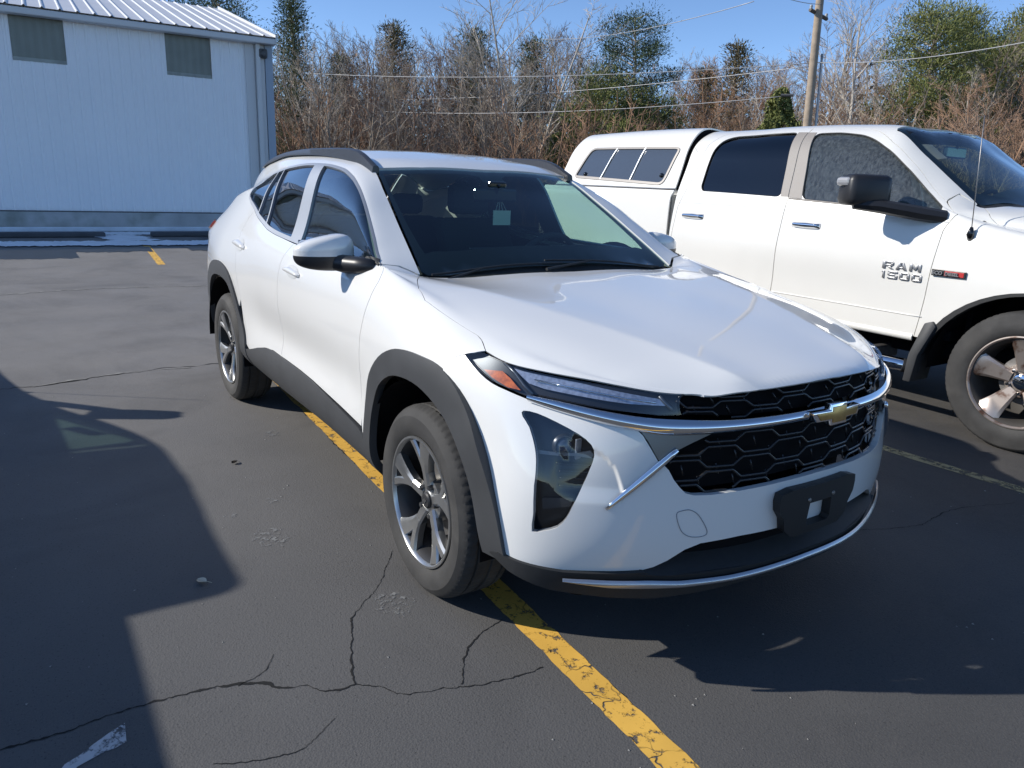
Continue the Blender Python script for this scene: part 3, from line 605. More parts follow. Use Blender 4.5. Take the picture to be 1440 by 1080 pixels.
# ---- white metal building
BW = mat('white_ribbed_wall', (.88,.89,.90), .5, noise=(.5, .025, 8))
BR = mat('white_metal_roof', (.66,.66,.66), .4, .1, noise=(1.2,.05)); CON = mat('stained_concrete', (.42,.43,.43), .9, noise=(1.5,.2,8), two=((.24,.26,.23), 1.8, .5, .75), bump=(30,.3))
TRM = mat('pale_metal_trim', (.63,.63,.62), .45); SHD = mat('shaded_trim', (.34,.40,.47), .45); FG = mat('grey_green_skylight', (.19,.205,.175), .35, noise=(2, .12, 6)); DK = mat('dark_metal', (.08,.08,.08), .5)
bld = empty('metal_building', (-16.79, 0, 0), rz=-math.atan2(.18, 4.18), label='long white ribbed metal building with a low white metal roof and two grey-green high panels', cat='building')
y0, y1, H = -16.0, 3.62, 4.36
wl = MB(); V = []; ys = []
y = y0; pitch = .203
while y < y1-.01:
    for dy, dx in ((0, 0), (.018, .024), (.044, .024), (.062, 0), (.10, 0), (.106, .006), (.114, .006), (.12, 0)):
        if y+dy < y1: ys.append((y+dy, dx))
    y += pitch
ys.append((y1, 0))
hol = [(-1.46, -.53, 3.36, 4.27), (1.36, 2.28, 3.36, 4.27), (-4.28, -3.35, 3.36, 4.27)]
zs = [.41, 3.36, 4.27, H]
for k, (z0, z1) in enumerate(zip(zs, zs[1:])):
    for (a, da), (b, db) in zip(ys, ys[1:]):
        if k == 1 and any(h[0] <= (a+b)/2 <= h[1] for h in hol): continue
        wl.add([(da, a, z0), (db, b, z0), (db, b, z1), (da, a, z1)], [(0,1,2,3)])
wl.build('wall', BW, bld)
ew = MB(); ew.add([(0, y1, .41), (-12, y1, .41), (-12, y1, H), (-6, y1, H+1.5), (0, y1, H)], [(0,1,2,3,4)]); ew.build('end_wall', BW, bld)
ew = MB(); ew.box(-12, -11.95, y0, y1, .41, H); ew.build('back_wall', BW, bld)
fo = MB(); fo.box(-12, .05, y0-.03, y1+.03, -.05, .405, 0); fo.build('plinth', CON, bld)
dr = MB(); dr.box(.0, .045, y0, y1, .40, .43); dr.build('base_flashing', DK, bld)
for (a, b, z0, z1) in hol:
    p = MB(); n_ = 30; V = []
    for i in range(n_+1): V += [(-.01+.006*math.cos(i*2*math.pi/5), a+(b-a)*i/n_, z0), (-.01+.006*math.cos(i*2*math.pi/5), a+(b-a)*i/n_, z1)]
    p.add(V, [(2*i, 2*i+2, 2*i+3, 2*i+1) for i in range(n_)]); w_ = p.build('wall_skylight', FG, bld)
    s_ = MB(); s_.box(-.02, .012, a, b, z0-.0, z0+.07); s_.build('skylight_sill', mat('sill_stain', (.30,.32,.29), .6, noise=(4,.2)), w_)
# roof: ribbed sheets
rf = MB(); V = []; yy = y0-.15; sl = 1.55/6.1; prof = []
while yy < y1+.2:
    for dy, dz in ((0, 0), (.018, .026), (.04, .026), (.058, 0), (.28, 0)): prof.append((yy+dy, dz))
    yy += .305
prof = [p for p in prof if p[0] < y1+.04]
for (yv, dz) in prof: V += [(.32, yv, H-.02+dz), (-6, yv, H+.02+sl*6.0+dz)]
rf.add(V, [(2*i, 2*i+1, 2*i+3, 2*i+2) for i in range(len(prof)-1)])
V = []
for (yv, dz) in prof: V += [(-6, yv, H+.02+sl*6.0+dz), (-12.3, yv, H-.02+dz)]
rf.add(V, [(2*i, 2*i+1, 2*i+3, 2*i+2) for i in range(len(prof)-1)]); rf.build('roof', BR, bld)
gu = MB(); gu.box(.03, .30, y0-.15, y1+.055, H-.17, H-.045, .02); gu.build('eave_gutter', TRM, bld)
rk = MB(); rk.prism([(.32, H-.17), (.32, H+.03), (-6, H+1.61), (-6, H+1.42)], 'y', y1+.03, y1+.055); rk.build('rake_trim', TRM, bld)
tr = MB(); tr.box(-.02, .05, 3.02, 3.22, .41, H-.17, .006); tr.build('wall_trim', TRM, bld)
ds = MB(); ds.box(.05, .15, 3.24, 3.335, .2, H-.17, .01); ds.build('downspout', TRM, bld)
tr = MB(); tr.box(-.03, .06, y1-.16, y1+.012, .41, H-.17, .006); tr.build('corner_trim', SHD, bld)  # corner trim in shadow, its blue shade put into the colour
tr = MB(); tr.box(-.02, .04, y1-.36, y1-.17, .41, H-.17, .006); tr.build('corner_trim', TRM, bld)
lt_ = MB(); lt_.box(.04, .16, 3.30, 3.50, 3.90, 4.10, .03); lt_.lathe([(0, .05), (.05, .045), (.075, .0)], 'x', 16, c=(.16, 3.40, 3.99)); lt_.build('wall_lamp', DK, bld)
cd = MB(); cd.tube([(.06, 3.29, 3.9), (.055, 3.29, 2.2), (.06, 3.31, .5)], .018, 6); cd.build('conduit', DK, bld)
# icy strips, kerb and wheel stops in front of it
ICE = mat('thin_ice', (.78,.84,.90), .35, noise=(3,.12,8)); KERB = mat('kerb_concrete', (.30,.32,.34), .85, noise=(3,.15))
kb = MB(); kb.box(-16.70, -16.62, -14, 6, 0, .10, .02); kb.build('kerb', mat('frosted_kerb', (.66,.72,.78), .6, noise=(2,.15)), kind='structure')
for i, (a, b) in enumerate(((-5.2, -2.95), (-2.75, -.30), (.55, 2.65), (3.2, 5.2))):
    lab = ['dark concrete wheel stop furthest left before the white building', 'dark concrete wheel stop left of the far yellow line, before the white building', 'dark concrete wheel stop right of the far yellow line, before the white building', 'dark concrete wheel stop behind the white SUV, before the building'][i]
    if i in (0, 3): continue
    o = MB().box(-15.40, -15.15, a, b, .0, .10, .03).build('wheel_stop', mat('dark_stop_concrete', (.075,.08,.09), .9, noise=(3,.2)), label=lab, cat='wheel stop', group='wheel stops along the building')
mb = MB(); mb.add(*ragged([(-16.2,-9),(-16.1,-2),(-15.95,3),(-15.9,6)], .72, .05, 25, z=.012)); mb.add(*ragged([(-13.85,-9),(-13.8,-5),(-13.75,-2),(-13.65,0),(-13.55,2),(-13.5,5)], .95, .07, 21, z=.02)); mb.add(*ragged([(-15.5,-.22),(-15.0,.0),(-14.2,.12)], .85, .05, 22, z=.016)); mb.build('ice_strip', ICE, label='pale blue strip of thin ice and snow before the white building', cat='ice', kind='stuff')
WET = mat('wet_asphalt', (.016,.017,.02), .4)
mb = MB()
for (x, ya, yb, w_, sd) in ((-12.3,-9,-1.05,1.7,31), (-12.75,-1.2,.15,1.0,32), (-12.7,.75,4,.9,33)): mb.add(*ragged([(x, ya), (x+.05, (ya+yb)/2), (x+.1, yb)], w_, .06, sd, z=.002+.002*(sd-31)))
mb.build('wet_patch', WET, kind='structure')
# ---- utility pole, guard and wires
def px_pt(px, py, D):
    """a point seen in that direction at horizontal distance D: used once to lay out the wood behind"""
    d = np.array(_f)+np.array(_r2)*(px-720)/1057.2-np.array(_u2)*(py-540)/1057.2
    t = D/math.hypot(d[0], d[1]); return CAM+d*t
WOOD = mat('pole_timber', (.34,.27,.20), .85, noise=(5,.2,8), bump=(20,.4)); GALV = mat('galvanised', (.50,.50,.48), .5, .5); 
pb = px_pt(1141, 170, 24.0); pb[2] = 0; pt_ = px_pt(1153, 0, 24.0); lean = (pt_-np.array([pb[0], pb[1], 0])); lean = lean/lean[2]
pole = empty('utility_pole', tuple(pb), label='leaning timber utility pole rising behind the pickup cab', cat='utility pole')
PH = 11.0; mb = MB(); mb.tube([lean*z for z in (0, 2, 5, 8, PH)], [.125, .12, .11, .10, .09], 14); mb.build('pole_shaft', WOOD, pole, smooth=True)
rd_ = np.array([_r2.x, _r2.y, 0]); rd_ /= np.linalg.norm(rd_); fd_ = np.array([_f.x, _f.y, 0]); fd_ /= np.linalg.norm(fd_)
zc = px_pt(1158, 15, 24.0)[2]; c = lean*zc; mb = MB(); a = c+(-rd_*.28-fd_*.1); b = c+(rd_*.36+fd_*.3)+[0, 0, -.14]; mb.tube([a, b], .05, 6); ca_ = mb.build('crossarm', mat('dark_timber', (.12,.10,.08), .8), pole)
for t in (.05, .95):
    p = a+(b-a)*t; mb = MB(); mb.lathe([(.0, .14), (.03, .13), (.045, .09), (.03, .07), (.045, .05), (.02, 0)], 'z', 10, c=tuple(p)); mb.build('insulator', mat('insulator_grey', (.35,.36,.36), .3), ca_, smooth=True)
mb = MB(); q0 = lean*.1+rd_*.30; q1 = lean*(px_pt(1158, 75, 24.0)[2])+rd_*.22; mb.tube([q0, q1], .035, 8); mb.build('riser_conduit', GALV, pole, smooth=True)
zl = px_pt(1115, 133, 24.0)[2]
mb = MB(); mb.tube([px_pt(1098, 134, 24)-pb, px_pt(1116, 134, 24)-pb], .04, 8); mb.build('splice_case', DK, pole)
def wire(name, A, B, sag, r, lab, m=None):
    P = [A+(B-A)*t+np.array([0, 0, -sag*4*t*(1-t)]) for t in np.linspace(0, 1, 24)]; mb = MB(); mb.tube(P, r, 5)
    mb.build(name, m or mat('wire_pale', (.42,.42,.42), .5, .3), smooth=True, label=lab, cat='wire')
wire('overhead_wire', px_pt(1150, 88, 24), px_pt(430, 103, 33), .25, .011, 'upper pale wire running left from the pole across the bare trees')
wire('overhead_wire', px_pt(1116, 134, 24), px_pt(520, 156, 33), .25, .011, 'lowest pale wire running left from the pole above the canopy')
wire('overhead_wire', px_pt(1148, 92, 24), px_pt(560, 140, 38), .2, .010, 'middle pale wire running left from the pole towards the wood')
wire('overhead_wire', px_pt(1152, 88, 24), px_pt(1500, 48, 17), .15, .010, 'pale wire rising to the right of the pole over the pickup roof')
wire('overhead_wire', px_pt(1156, 6, 24), px_pt(1090, -8, 20), .05, .009, 'short high wire leaving the top of the pole to the left')
wire('overhead_wire', px_pt(1060, 2, 24), px_pt(760, 55, 40), .3, .012, 'high thin wire slanting down through the big pine into the wood')
# ================================================================ the small white SUV
SB = Surf(BODY, 1.0, 1); SN = Surf(NOSE, .2, -1)
def v_at(x, z, lo=0., hi=.95):
    for _ in range(40):
        m = (lo+hi)/2
        if BODY.at(x, m)[2] < z: lo = m
        else: hi = m
    return (lo+hi)/2
def xz(P): return [(x, v_at(x, z)) for x, z in P]
def mir(P): return [(u, 4-v) for u, v in P][::-1]          # the same chain on the left half of the body loft
def nmir(P): return [(-u, v) for u, v in P][::-1]
def clip(P, fn):
    out = []
    for i in range(len(P)):
        a, b = P[i], P[(i+1) % len(P)]; fa, fb = fn(a), fn(b)
        if fa >= 0: out.append(a)
        if (fa >= 0) != (fb >= 0):
            t = fa/(fa-fb); out.append((a[0]+(b[0]-a[0])*t, a[1]+(b[1]-a[1])*t))
    return out
def wheel_shapes(R=.34, wdt=.215, rr=.2285):
    """tyre, rim, spokes, cap, nuts, disc as MB collections; axle along y, outside towards -y"""
    h = wdt/2; t = MB()
    prof = [(rr-.004, -h+.022), (rr+.008, -h+.012), (rr+.02, -h+.004), (rr+.05, -h-.002), (rr+.075, -h), (R-.022, -h+.010), (R-.012, -h+.018), (R-.004, -h+.030),
            (R, -h+.046), (R, -.058), (R-.007, -.056), (R-.007, -.050), (R, -.048), (R, -.010), (R-.007, -.008), (R-.007, .008), (R, .010), (R, .048), (R-.007, .050), (R-.007, .056), (R, .058),
            (R, h-.046), (R-.004, h-.03), (R-.022, h-.01), (rr+.06, h), (rr+.01, h-.01), (rr-.004, h-.02)]
    n = 288; V = []; m = len(prof)
    for k in range(n):
        q = 2*math.pi*k/n
        for j, (r, y) in enumerate(prof):
            if (j in (7, 8, 21, 22) and k % 4 == 0): r -= .0028
            if j in (9, 12, 13, 16, 17, 20) and k % 4 == 2: r -= .002
            if j == 3 and k % 2: r += .0004
            V.append((r*math.cos(q), y, r*math.sin(q)))
    t.add(V, [(k*m+j, k*m+j+1, ((k+1) % n)*m+j+1, ((k+1) % n)*m+j) for k in range(n) for j in range(m-1)])
    rim = MB(); rim.lathe([(rr-.004, -h+.022), (rr+.004, -h+.012), (rr+.003, -h+.006), (rr-.004, -h+.005), (rr-.009, -h+.010), (rr-.012, -h+.018)], 'y', 96)
    return t, rim
def make_wheel(root, loc, side, steer=0, spin=0, kind='suv'):
    """side -1: outside towards -y"""
    R, wd, rr = (.34, .215, .2285) if kind == 'suv' else (.412, .275, .268)
    t, rim = wheel_shapes(R, wd, rr); h = wd/2
    c, s = math.cos(steer), math.sin(steer)
    def place(mb):
        def f(v):
            a = spin; x, z = v[0]*math.cos(a)-v[2]*math.sin(a), v[0]*math.sin(a)+v[2]*math.cos(a)
            y = v[1]*(-side)
            return (loc[0]+x*c-y*s, loc[1]+x*s+y*c, loc[2]+z)
        return mb.xf(f)
    tyre = place(t).build('tyre', RUBBER, None, smooth=True, auto=24)
    w = place(rim).build('wheel', ALLOY if kind == 'suv' else RUSTY, root, smooth=True, auto=40)
    tyre.parent = w
    barrel = MB(); barrel.lathe([(rr-.012, -h+.018), (rr-.020, -h+.03), (rr-.028, -h+.055), (rr-.032, 0), (rr-.03, h-.02), (.05, h-.03)], 'y', 64); place(barrel).build('barrel', ALLOYD if kind == 'suv' else mat('dark_steel', (.05,.045,.04), .7), w, smooth=True)
    d = MB(); d.lathe([(.05, -.015), (.06, -.012), (.145, -.012), (.147, 0), (.06, .004)], 'y', 64)
    place(d).build('brake_disc', STEEL, w, smooth=True, auto=40)
    cal = MB(); cal.box(.06, .15, -.04, .03, -.07, .07, .015); place(cal).build('brake_caliper', mat('caliper_grey', (.22,.22,.22), .5, .5), w)
    sp = MB(); sd = MB()
    if kind == 'suv':
        def blade(mb, r0, a0, w0, r1, a1, w1, y0, y1, sk, depth=.034):
            V = []
            for i in range(5):
                f = i/4; r = r0+(r1-r0)*f; a = a0+(a1-a0)*f**1.1; hw = w0+(w1-w0)*f; y = y0+(y1-y0)*f; ca, sa = math.cos(a), math.sin(a)
                for du, dy in ((-hw, .007), (-hw*.55+sk*f, 0), (hw*.75+sk*f, .001), (hw, .009), (hw*.8, depth), (-hw*.8, depth)): V.append((r*ca-du*sa, y+dy, r*sa+du*ca))
            mb.add(V, [(i*6+j, i*6+(j+1) % 6, (i+1)*6+(j+1) % 6, (i+1)*6+j) for i in range(4) for j in range(6)]+[tuple(range(24, 30)), tuple(range(6))])
        for k in range(5):
            a0 = 2*math.pi*k/5
            blade(sp, .04, a0, .021, .128, a0+.05, .019, -.070, -.082, 0)
            blade(sp, .105, a0+.03, .019, .217, a0-.17, .036, -.080, -.099, .006)
            blade(sp, .105, a0+.06, .013, .217, a0+.30, .020, -.079, -.098, -.004)
            sw = MB(); blade(sw, .135, a0+.04, .012, .214, a0+.08, .036, -.055, -.062, 0, .02); place(sw).build('spoke_web', ALLOYD, w, auto=25)
        sp.lathe([(.0, -.066), (.034, -.066), (.040, -.062), (.075, -.056), (.082, -.03), (.08, -.01)], 'y', 40)
        place(sp).build('spokes', ALLOY, w, auto=25)
        cp = MB(); cp.lathe([(0, -.078), (.024, -.077), (.0285, -.072), (.029, -.055)], 'y', 32); place(cp).build('centre_cap', ALLOYD, w, smooth=True, auto=40)
        e = MB(); P = [(-.017,-.002),(-.006,-.002),(-.006,-.007),(.005,-.007),(.005,-.002),(.017,-.002),(.014,.005),(.006,.005),(.006,.008),(-.005,.008),(-.005,.005),(-.014,.005)]
        e.prism([(x, z) for x, z in P], 'y', -.0805, -.0775); place(e).build('cap_emblem', GUN, w)
        nr = .055; nn = 5; ny = -.062
    else:
        for k in range(5):
            a = 2*math.pi*k/5+.25; V = []
            for i, r in enumerate([.06, .11, .17, .225, .256]):
                hw = [.034, .042, .054, .070, .084][i]; y0 = [-.062, -.074, -.085, -.098, -.110][i]+h-.1375-.0; ca, sa = math.cos(a), math.sin(a)
                for du, dy in ((-hw, .006), (-hw*.72, -.006), (hw*.72, -.006), (hw, .006), (hw*.8, .06), (-hw*.8, .06)):
                    V.append((r*ca-du*sa, y0+dy, r*sa+du*ca))
            sp.add(V, [(i*6+j, i*6+(j+1) % 6, (i+1)*6+(j+1) % 6, (i+1)*6+j) for i in range(4) for j in range(6)]+[tuple(range(24, 30))])
        sp.lathe([(.05, -.058), (.095, -.055), (.105, -.03), (.10, 0)], 'y', 40)
        place(sp).build('spokes', RUSTY, w, auto=30)
        cp = MB(); cp.lathe([(0, -.085), (.03, -.083), (.043, -.076), (.048, -.055)], 'y', 32); place(cp).build('centre_cap', CHROME, w, smooth=True, auto=40)
        nr = .072; nn = 5; ny = -.070
    for k in range(nn):
        a = 2*math.pi*(k+.5)/nn+(.3 if kind == 'suv' else .25); cx, cz = nr*math.cos(a), nr*math.sin(a)
        nu = MB(); nu.lathe([(0, ny-.014), (.009, ny-.013), (.011, ny-.006), (.011, ny+.01)], 'y', 6, c=(cx, 0, cz))
        place(nu).build('lug_nut', mat('nut_steel', (.14,.14,.14), .35, .8) if kind == 'suv' else CHROME, w)
    return w
def wheel_well(root, x, side, z=.34, r=.425, y0=.895, y1=.52, name='wheel_well'):
    mb = MB(); n = 28; V = []
    for k in range(n+1):
        a = R_(-4+184*k/n); cx, cz = x+r*math.cos(a), z+r*math.sin(a)*1.0
        V += [(cx, side*y0, cz), (cx, side*y1, cz)]
    mb.add(V, [(2*k, 2*k+1, 2*k+3, 2*k+2) for k in range(n)])
    mb.add([V[2*k+1] for k in range(n+1)], [tuple(range(n+1))])
    mb.build(name, DARK, root)

def build_suv():
    root = empty('small_suv', label='white five-door SUV parked across the yellow line, chrome bow-tie nose towards the camera', cat='car')
    P = lambda *a, **k: patch(*a, parent=root, **k)
    MR = (False, True)
    hs = [(-.408, 1.336), (-.313, 1.141), (-.204, .908), (-.107, .826), (0, .829), (.097, .837), (.19, .846), (.227, .848), (.258, .830), (.288, .795), (.307, .772)]
    he = [(.307,.772),(.324,.77),(.348,.767),(.375,.766),(.403,.769),(.431,.776),(.46,.785),(.489,.794),(.517,.803),(.545,.813),(.571,.822),(.597,.829),(.622,.833),(.646,.833),(.671,.828),(.693,.821),(.714,.815),(.732,.811),(.749,.811),(.765,.818),(.782,.84),(.8,.90),(.819,1.06),(.838,1.19),(.852,1.269),(.862,1.329),(.869,1.392),(.874,1.473),(.879,1.564),(.884,1.662),(.889,1.758),(.893,1.86),(.894,2.0)]
    rear = [(-.335, 2.0), (-.352, 1.62), (-.39, 1.42), (-.408, 1.336)]
    hood = rear[:-1]+hs[:7]+chain(hs[6:10], 3)[1:]+he
    hood = hood+mir(hood)[1:-1]
    P('bonnet', SB, hood, WHITE, flange=.006, step=.025)
    # --- fender, doors, quarter
    archf_o = xz(chain([(-.455,.22),(-.44,.33),(-.425,.41),(-.42,.52),(-.408,.62),(-.37,.715),(-.275,.80),(-.163,.85),(-.059,.867),(.056,.87),(.14,.865),(.22,.843),(.30,.80),(.37,.73),(.43,.64),(.475,.545),(.508,.46),(.537,.362)], 3))
    archf_i = xz(chain([(-.372,.22),(-.362,.33),(-.36,.43),(-.352,.54),(-.325,.62),(-.275,.695),(-.18,.752),(-.07,.775),(.05,.775),(.16,.745),(.26,.69),(.345,.60),(.395,.50),(.44,.358)], 3))
    archf_m = xz(chain([(-.41,.22),(-.40,.33),(-.39,.43),(-.385,.54),(-.36,.64),(-.32,.72),(-.22,.79),(-.11,.82),(0,.83),(.10,.825),(.15,.815)], 3))
    archr_o = xz(chain([(-2.12,.30),(-2.135,.38),(-2.155,.45),(-2.20,.54),(-2.264,.63),(-2.369,.765),(-2.493,.845),(-2.671,.88),(-2.835,.872),(-3.0,.82),(-3.13,.73),(-3.22,.60),(-3.26,.46),(-3.27,.38)], 3))
    archr_i = xz(chain([(-2.25,.30),(-2.255,.43),(-2.28,.54),(-2.33,.64),(-2.42,.735),(-2.52,.785),(-2.70,.80),(-2.86,.775),(-2.98,.71),(-3.06,.62),(-3.10,.50),(-3.12,.40)], 3))
    archr_m = xz(chain([(-2.19,.30),(-2.20,.44),(-2.235,.54),(-2.30,.65),(-2.40,.765),(-2.52,.825),(-2.69,.845),(-2.86,.825),(-3.0,.76),(-3.10,.66),(-3.16,.54),(-3.18,.40)], 3))
    fb = [(.307, .772), (.278, .727), (.215, .664), (.20, .62), (.185, .565), (.16, .55)]
    dseam = [(-.502, 1.02), (-.49, .90), (-.455, .82), (-.435, .757), (-.443, .688), (-.468, .62), (-.49, .555), (-.508, .44), (-.50, .33), (-.47, .24)]
    fender = hs+fb[1:]+archf_m[::-1]+[(-.44, .12), (-.47, .22)]+dseam[::-1][1:]+[(-.508, 1.10), (-.511, 1.15), (-.490, 1.25), (-.44, 1.31), (-.42, 1.336)]
    rk = [(-.47, .20), (-1.071, .233), (-1.245, .238), (-1.474, .240), (-1.60, .241)]
    dm = [(-1.503, .797), (-1.54, .71), (-1.556, .617), (-1.560, .49), (-1.560, .31), (-1.556, .240)]
    db = [(-.62, .806), (-1.0, .80), (-1.503, .80)]
    fdoor = dseam+rk[:4]+dm[::-1]+db[::-1][1:]+[(-.53, .845)]
    rs = [(-2.36, .835), (-2.405, .78), (-2.40, .70), (-2.36, .62), (-2.30, .52), (-2.25, .42)]
    rdoor = dm+[(-1.691, .243), (-1.879, .218), (-2.10, .16), (-2.20, .20), (-2.235, .33)]+rs[::-1]+[(-2.254, .822), (-1.995, .803), (-1.683, .801)]
    tip = [(-2.512, .847), (-2.585, .866), (-2.612, .90), (-2.605, 1.03), (-2.54, 1.155), (-2.46, 1.188)]
    top = tip[-1:]+[(-2.392,1.197),(-2.073,1.204),(-1.709,1.203),(-1.488,1.206),(-1.308,1.208),(-1.155,1.205),(-1.027,1.203),(-.898,1.20),(-.792,1.20),(-.676,1.197),(-.60,1.19),(-.545,1.175),(-.512,1.13)]
    top = chain(top, 4)
    rb = [(-2.62, 1.15), (-2.80, 1.17), (-2.93, 1.24), (-3.0, 1.36)]
    quarter = rs+[p for p in archr_m if p[0] < -2.29]+[(-3.30, .10), (-3.5, .12), (-3.5, .75), (-3.5, 1.2), (-3.45, 1.40), (-3.02, 1.42)]+rb[::-1]+tip[::-1][1:]
    ab = [(-.505, 1.12), (-.499, 1.16), (-.475, 1.25), (-.43, 1.31)]
    ro = [(-.445, 1.318), (-.494, 1.258), (-.514, 1.155), (-.512, 1.13)]+top[::-1][1:]+rb+[(-3.02, 1.62), (-3.03, 2.0)]
    ri = [(-.445, 1.326), (-.98, 1.322), (-1.133, 1.325), (-1.150, 1.35), (-1.128, 1.45), (-1.10, 1.62), (-1.085, 2.0)]
    roof = ro+mir(ro)[1:]+mir(ri)[::1][1:][::-1][::-1]
    roof = ro+mir(ro)[1:]+mir(ri[::-1])+ri[::-1][1:]
    P('roof', SB, roof, WHITE, inset=.0006, flange=.014)
    ws = [(-.39, 2.0), (-.405, 1.62), (-.44, 1.36), (-.46, 1.335), (-1.122, 1.335), (-1.134, 1.355), (-1.112, 1.45), (-1.088, 1.62), (-1.072, 2.0)]
    # right half listed from base centre to header centre
    W = ws+mir(ws)[1:-1]
    g = P('windscreen', SB, W, WGLASS, off=-.003, flange=0, step=.05)
    fr = [(-.52, 2.0), (-.53, 1.62), (-.56, 1.42), (-.60, 1.375), (-1.07, 1.365), (-1.09, 1.385), (-1.075, 1.45), (-1.05, 1.62), (-1.035, 1.9), (-.98, 1.93), (-.96, 2.0)]
    fh = chain(fr, 3)
    fritm = mat('black_glass_border', (.004,.004,.005), .5)
    patch('windscreen_border', SB, W, fritm, parent=g, holes=[fh+mir(fh)[1:-1]], off=-.007, flange=0, step=.05)
    cw = [(-.33, 2.0), (-.345, 1.62), (-.385, 1.42), (-.40, 1.345), (-.50, 1.34), (-.50, 2.0)]
    P('cowl_panel', SB, cw+mir(cw)[1:-1], BLACKPL, off=-.014, flange=0)
    # side glass
    dlo = [(-.503, 1.02), (-.513, .90), (-.55, .835)]+db[:-1]+[(-1.503, .80), (-1.683, .801), (-1.995, .803), (-2.254, .822), (-2.36, .835)]+tip[:-1]+top
    gi = [tuple(p) for p in inset_poly(dense(dlo, .03), .021)]
    ln = lambda v, v0, u0, v1, u1: u0+(v-v0)*(u1-u0)/(v1-v0)
    BR = lambda v: ln(v, .836, -1.437, 1.161, -1.539); BL = lambda v: ln(v, .818, -1.588, 1.165, -1.688)
    D2 = lambda v: ln(v, .823, -2.051, 1.177, -2.222); D1 = lambda v: ln(v, .850, -2.27, 1.185, -2.345)
    front = clip(gi, lambda p: p[0]-BR(p[1])); 
    rearp = clip(clip(gi, lambda p: BL(p[1])-p[0]), lambda p: p[0]-D2(p[1])-.008)
    slim = clip(clip(gi, lambda p: D2(p[1])-.010-p[0]), lambda p: p[0]-D1(p[1])-.007)
    quart = clip(gi, lambda p: D1(p[1])-.009-p[0])
    handles = [(-1.35, .672, .11), (-2.34, .684, .115)]
    for mr in MR:
        q = dict(mirror=mr)
        P('front_wing', SB, fender, WHITE, flange=.004, **q)
        fd = P('front_door', SB, fdoor, WHITE, **q); rd = P('rear_door', SB, rdoor, WHITE, **q)
        P('rear_quarter', SB, quarter, WHITE, inset=.0006, **q)
        P('window_surround', SB, dlo, SATIN, holes=[front, rearp, slim, quart], off=.001, flange=.012, inset=.0005, **q)
        for nm, pg, gm in (('front_side_window', front, SGLASS), ('rear_side_window', rearp, TGLASS), ('rear_side_window', slim, TGLASS), ('quarter_window', quart, TGLASS)):
            P(nm, SB, pg, gm, off=-.009, inset=-.002, flange=0, step=.04, **q)
        P('sill_cladding', SB, [(-.40, .02)]+[(-.40, .155), (-.47, .19), (-1.071, .233), (-1.245, .238), (-1.474, .240), (-1.691, .243), (-1.80, .236), (-1.92, .212), (-2.05, .178), (-2.18, .15), (-2.2, .02)], GREYPL, off=.009, inset=0, flange=.02, **q)
        P('front_arch_trim', SB, archf_o+archf_i[::-1], GREYPL, off=.012, inset=0, flange=.03, step=.02, **q)
        P('rear_arch_trim', SB, archr_o+archr_i[::-1], GREYPL, off=.012, inset=0, flange=.03, step=.02, **q)
        P('door_light_shell', SB, [(-.46, .06), (-.46, .77), (-2.5, .80), (-2.55, .62), (-2.24, .5), (-2.2, .06)], DARK, off=-.05, flange=0, inset=0, step=.08, **q)  # black inner shell added to stop light leaking through the gaps
        P('wing_light_shell', SB, [(-.46, .60), (-.46, .90), (.27, .72), (.15, .66)], DARK, off=-.03, flange=0, inset=0, step=.08, **q)  # black shell added behind the wing, also against light leaks
        sgn = 1 if mr else -1
        for (hu, hv, hl_), dr in zip(handles, (fd, rd)):
            cup = [(hu+hl_*.78*math.cos(a), hv+.027*math.sin(a)) for a in np.linspace(0, 2*math.pi, 26)[:-1]]
            patch('handle_cup', SB, cup, mat('handle_cup_shade', (.50,.51,.51), .4), parent=dr, off=.0012, inset=0, flange=0, step=.02, mirror=mr)  # flat oval on white paint, the recess's shade put into its grey
            strip('handle', SB, [(hu-hl_, hv+.004), (hu-hl_*.5, hv+.015), (hu+hl_*.6, hv+.010), (hu+hl_, hv)], [(hu-hl_, hv-.010), (hu-hl_*.5, hv-.013), (hu+hl_*.6, hv-.014), (hu+hl_, hv-.012)], WHITE, dr, bulge=.020, off=.002, n=20, mirror=mr, taper=True)
        # window wiper seals
        # roof rail
        rl = MB(); yy = sgn*.555
        path = [(-1.115, 1.468), (-1.17, 1.490), (-1.25, 1.520), (-1.34, 1.540), (-1.47, 1.549), (-1.75, 1.552), (-2.05, 1.550), (-2.35, 1.537), (-2.60, 1.512), (-2.78, 1.478), (-2.86, 1.452)]
        pp = chain([(x, yy, z) for x, z in path], 5); V = []
        for i, p in enumerate(pp):
            zb = float(BODY.at(p[0], 1.335)[2])-.012; zt = max(p[2], zb+.012); lean = .010*(-sgn)
            gap = .55 if -2.45 < p[0] < -1.42 else 0
            for dy, z_ in ((-.017, zb), (-.013, zt-.006), (-.006, zt), (.010, zt), (.017, zt-.006), (.019, zb)): V.append((p[0], p[1]+dy*(-sgn)+lean*(z_-zb)*4, z_))
        rl.add(V, [(i*6+j, i*6+(j+1) % 6, (i+1)*6+(j+1) % 6, (i+1)*6+j) for i in range(len(pp)-1) for j in range(6)]+[tuple(range(6)), tuple(len(V)-6+i for i in range(6))])
        rl.build('roof_rail', mat('rail_black', (.035,.036,.04), .32), root, smooth=True, auto=40)
        # wheels
        make_wheel(root, (0, sgn*.785, .338), sgn, steer=R_(-1.2) if sgn < 0 else 0, spin=.35)
        make_wheel(root, (-2.7, sgn*.785, .338), sgn, spin=1.0)
        wheel_well(root, 0, sgn); wheel_well(root, -2.7, sgn, r=.44)
        P('tail_lamp', SB, [(-3.52, .70), (-3.52, .765), (-3.36, .755), (-3.27, .735), (-3.36, .705)], REDL, off=.014, inset=0, flange=.03, **q)
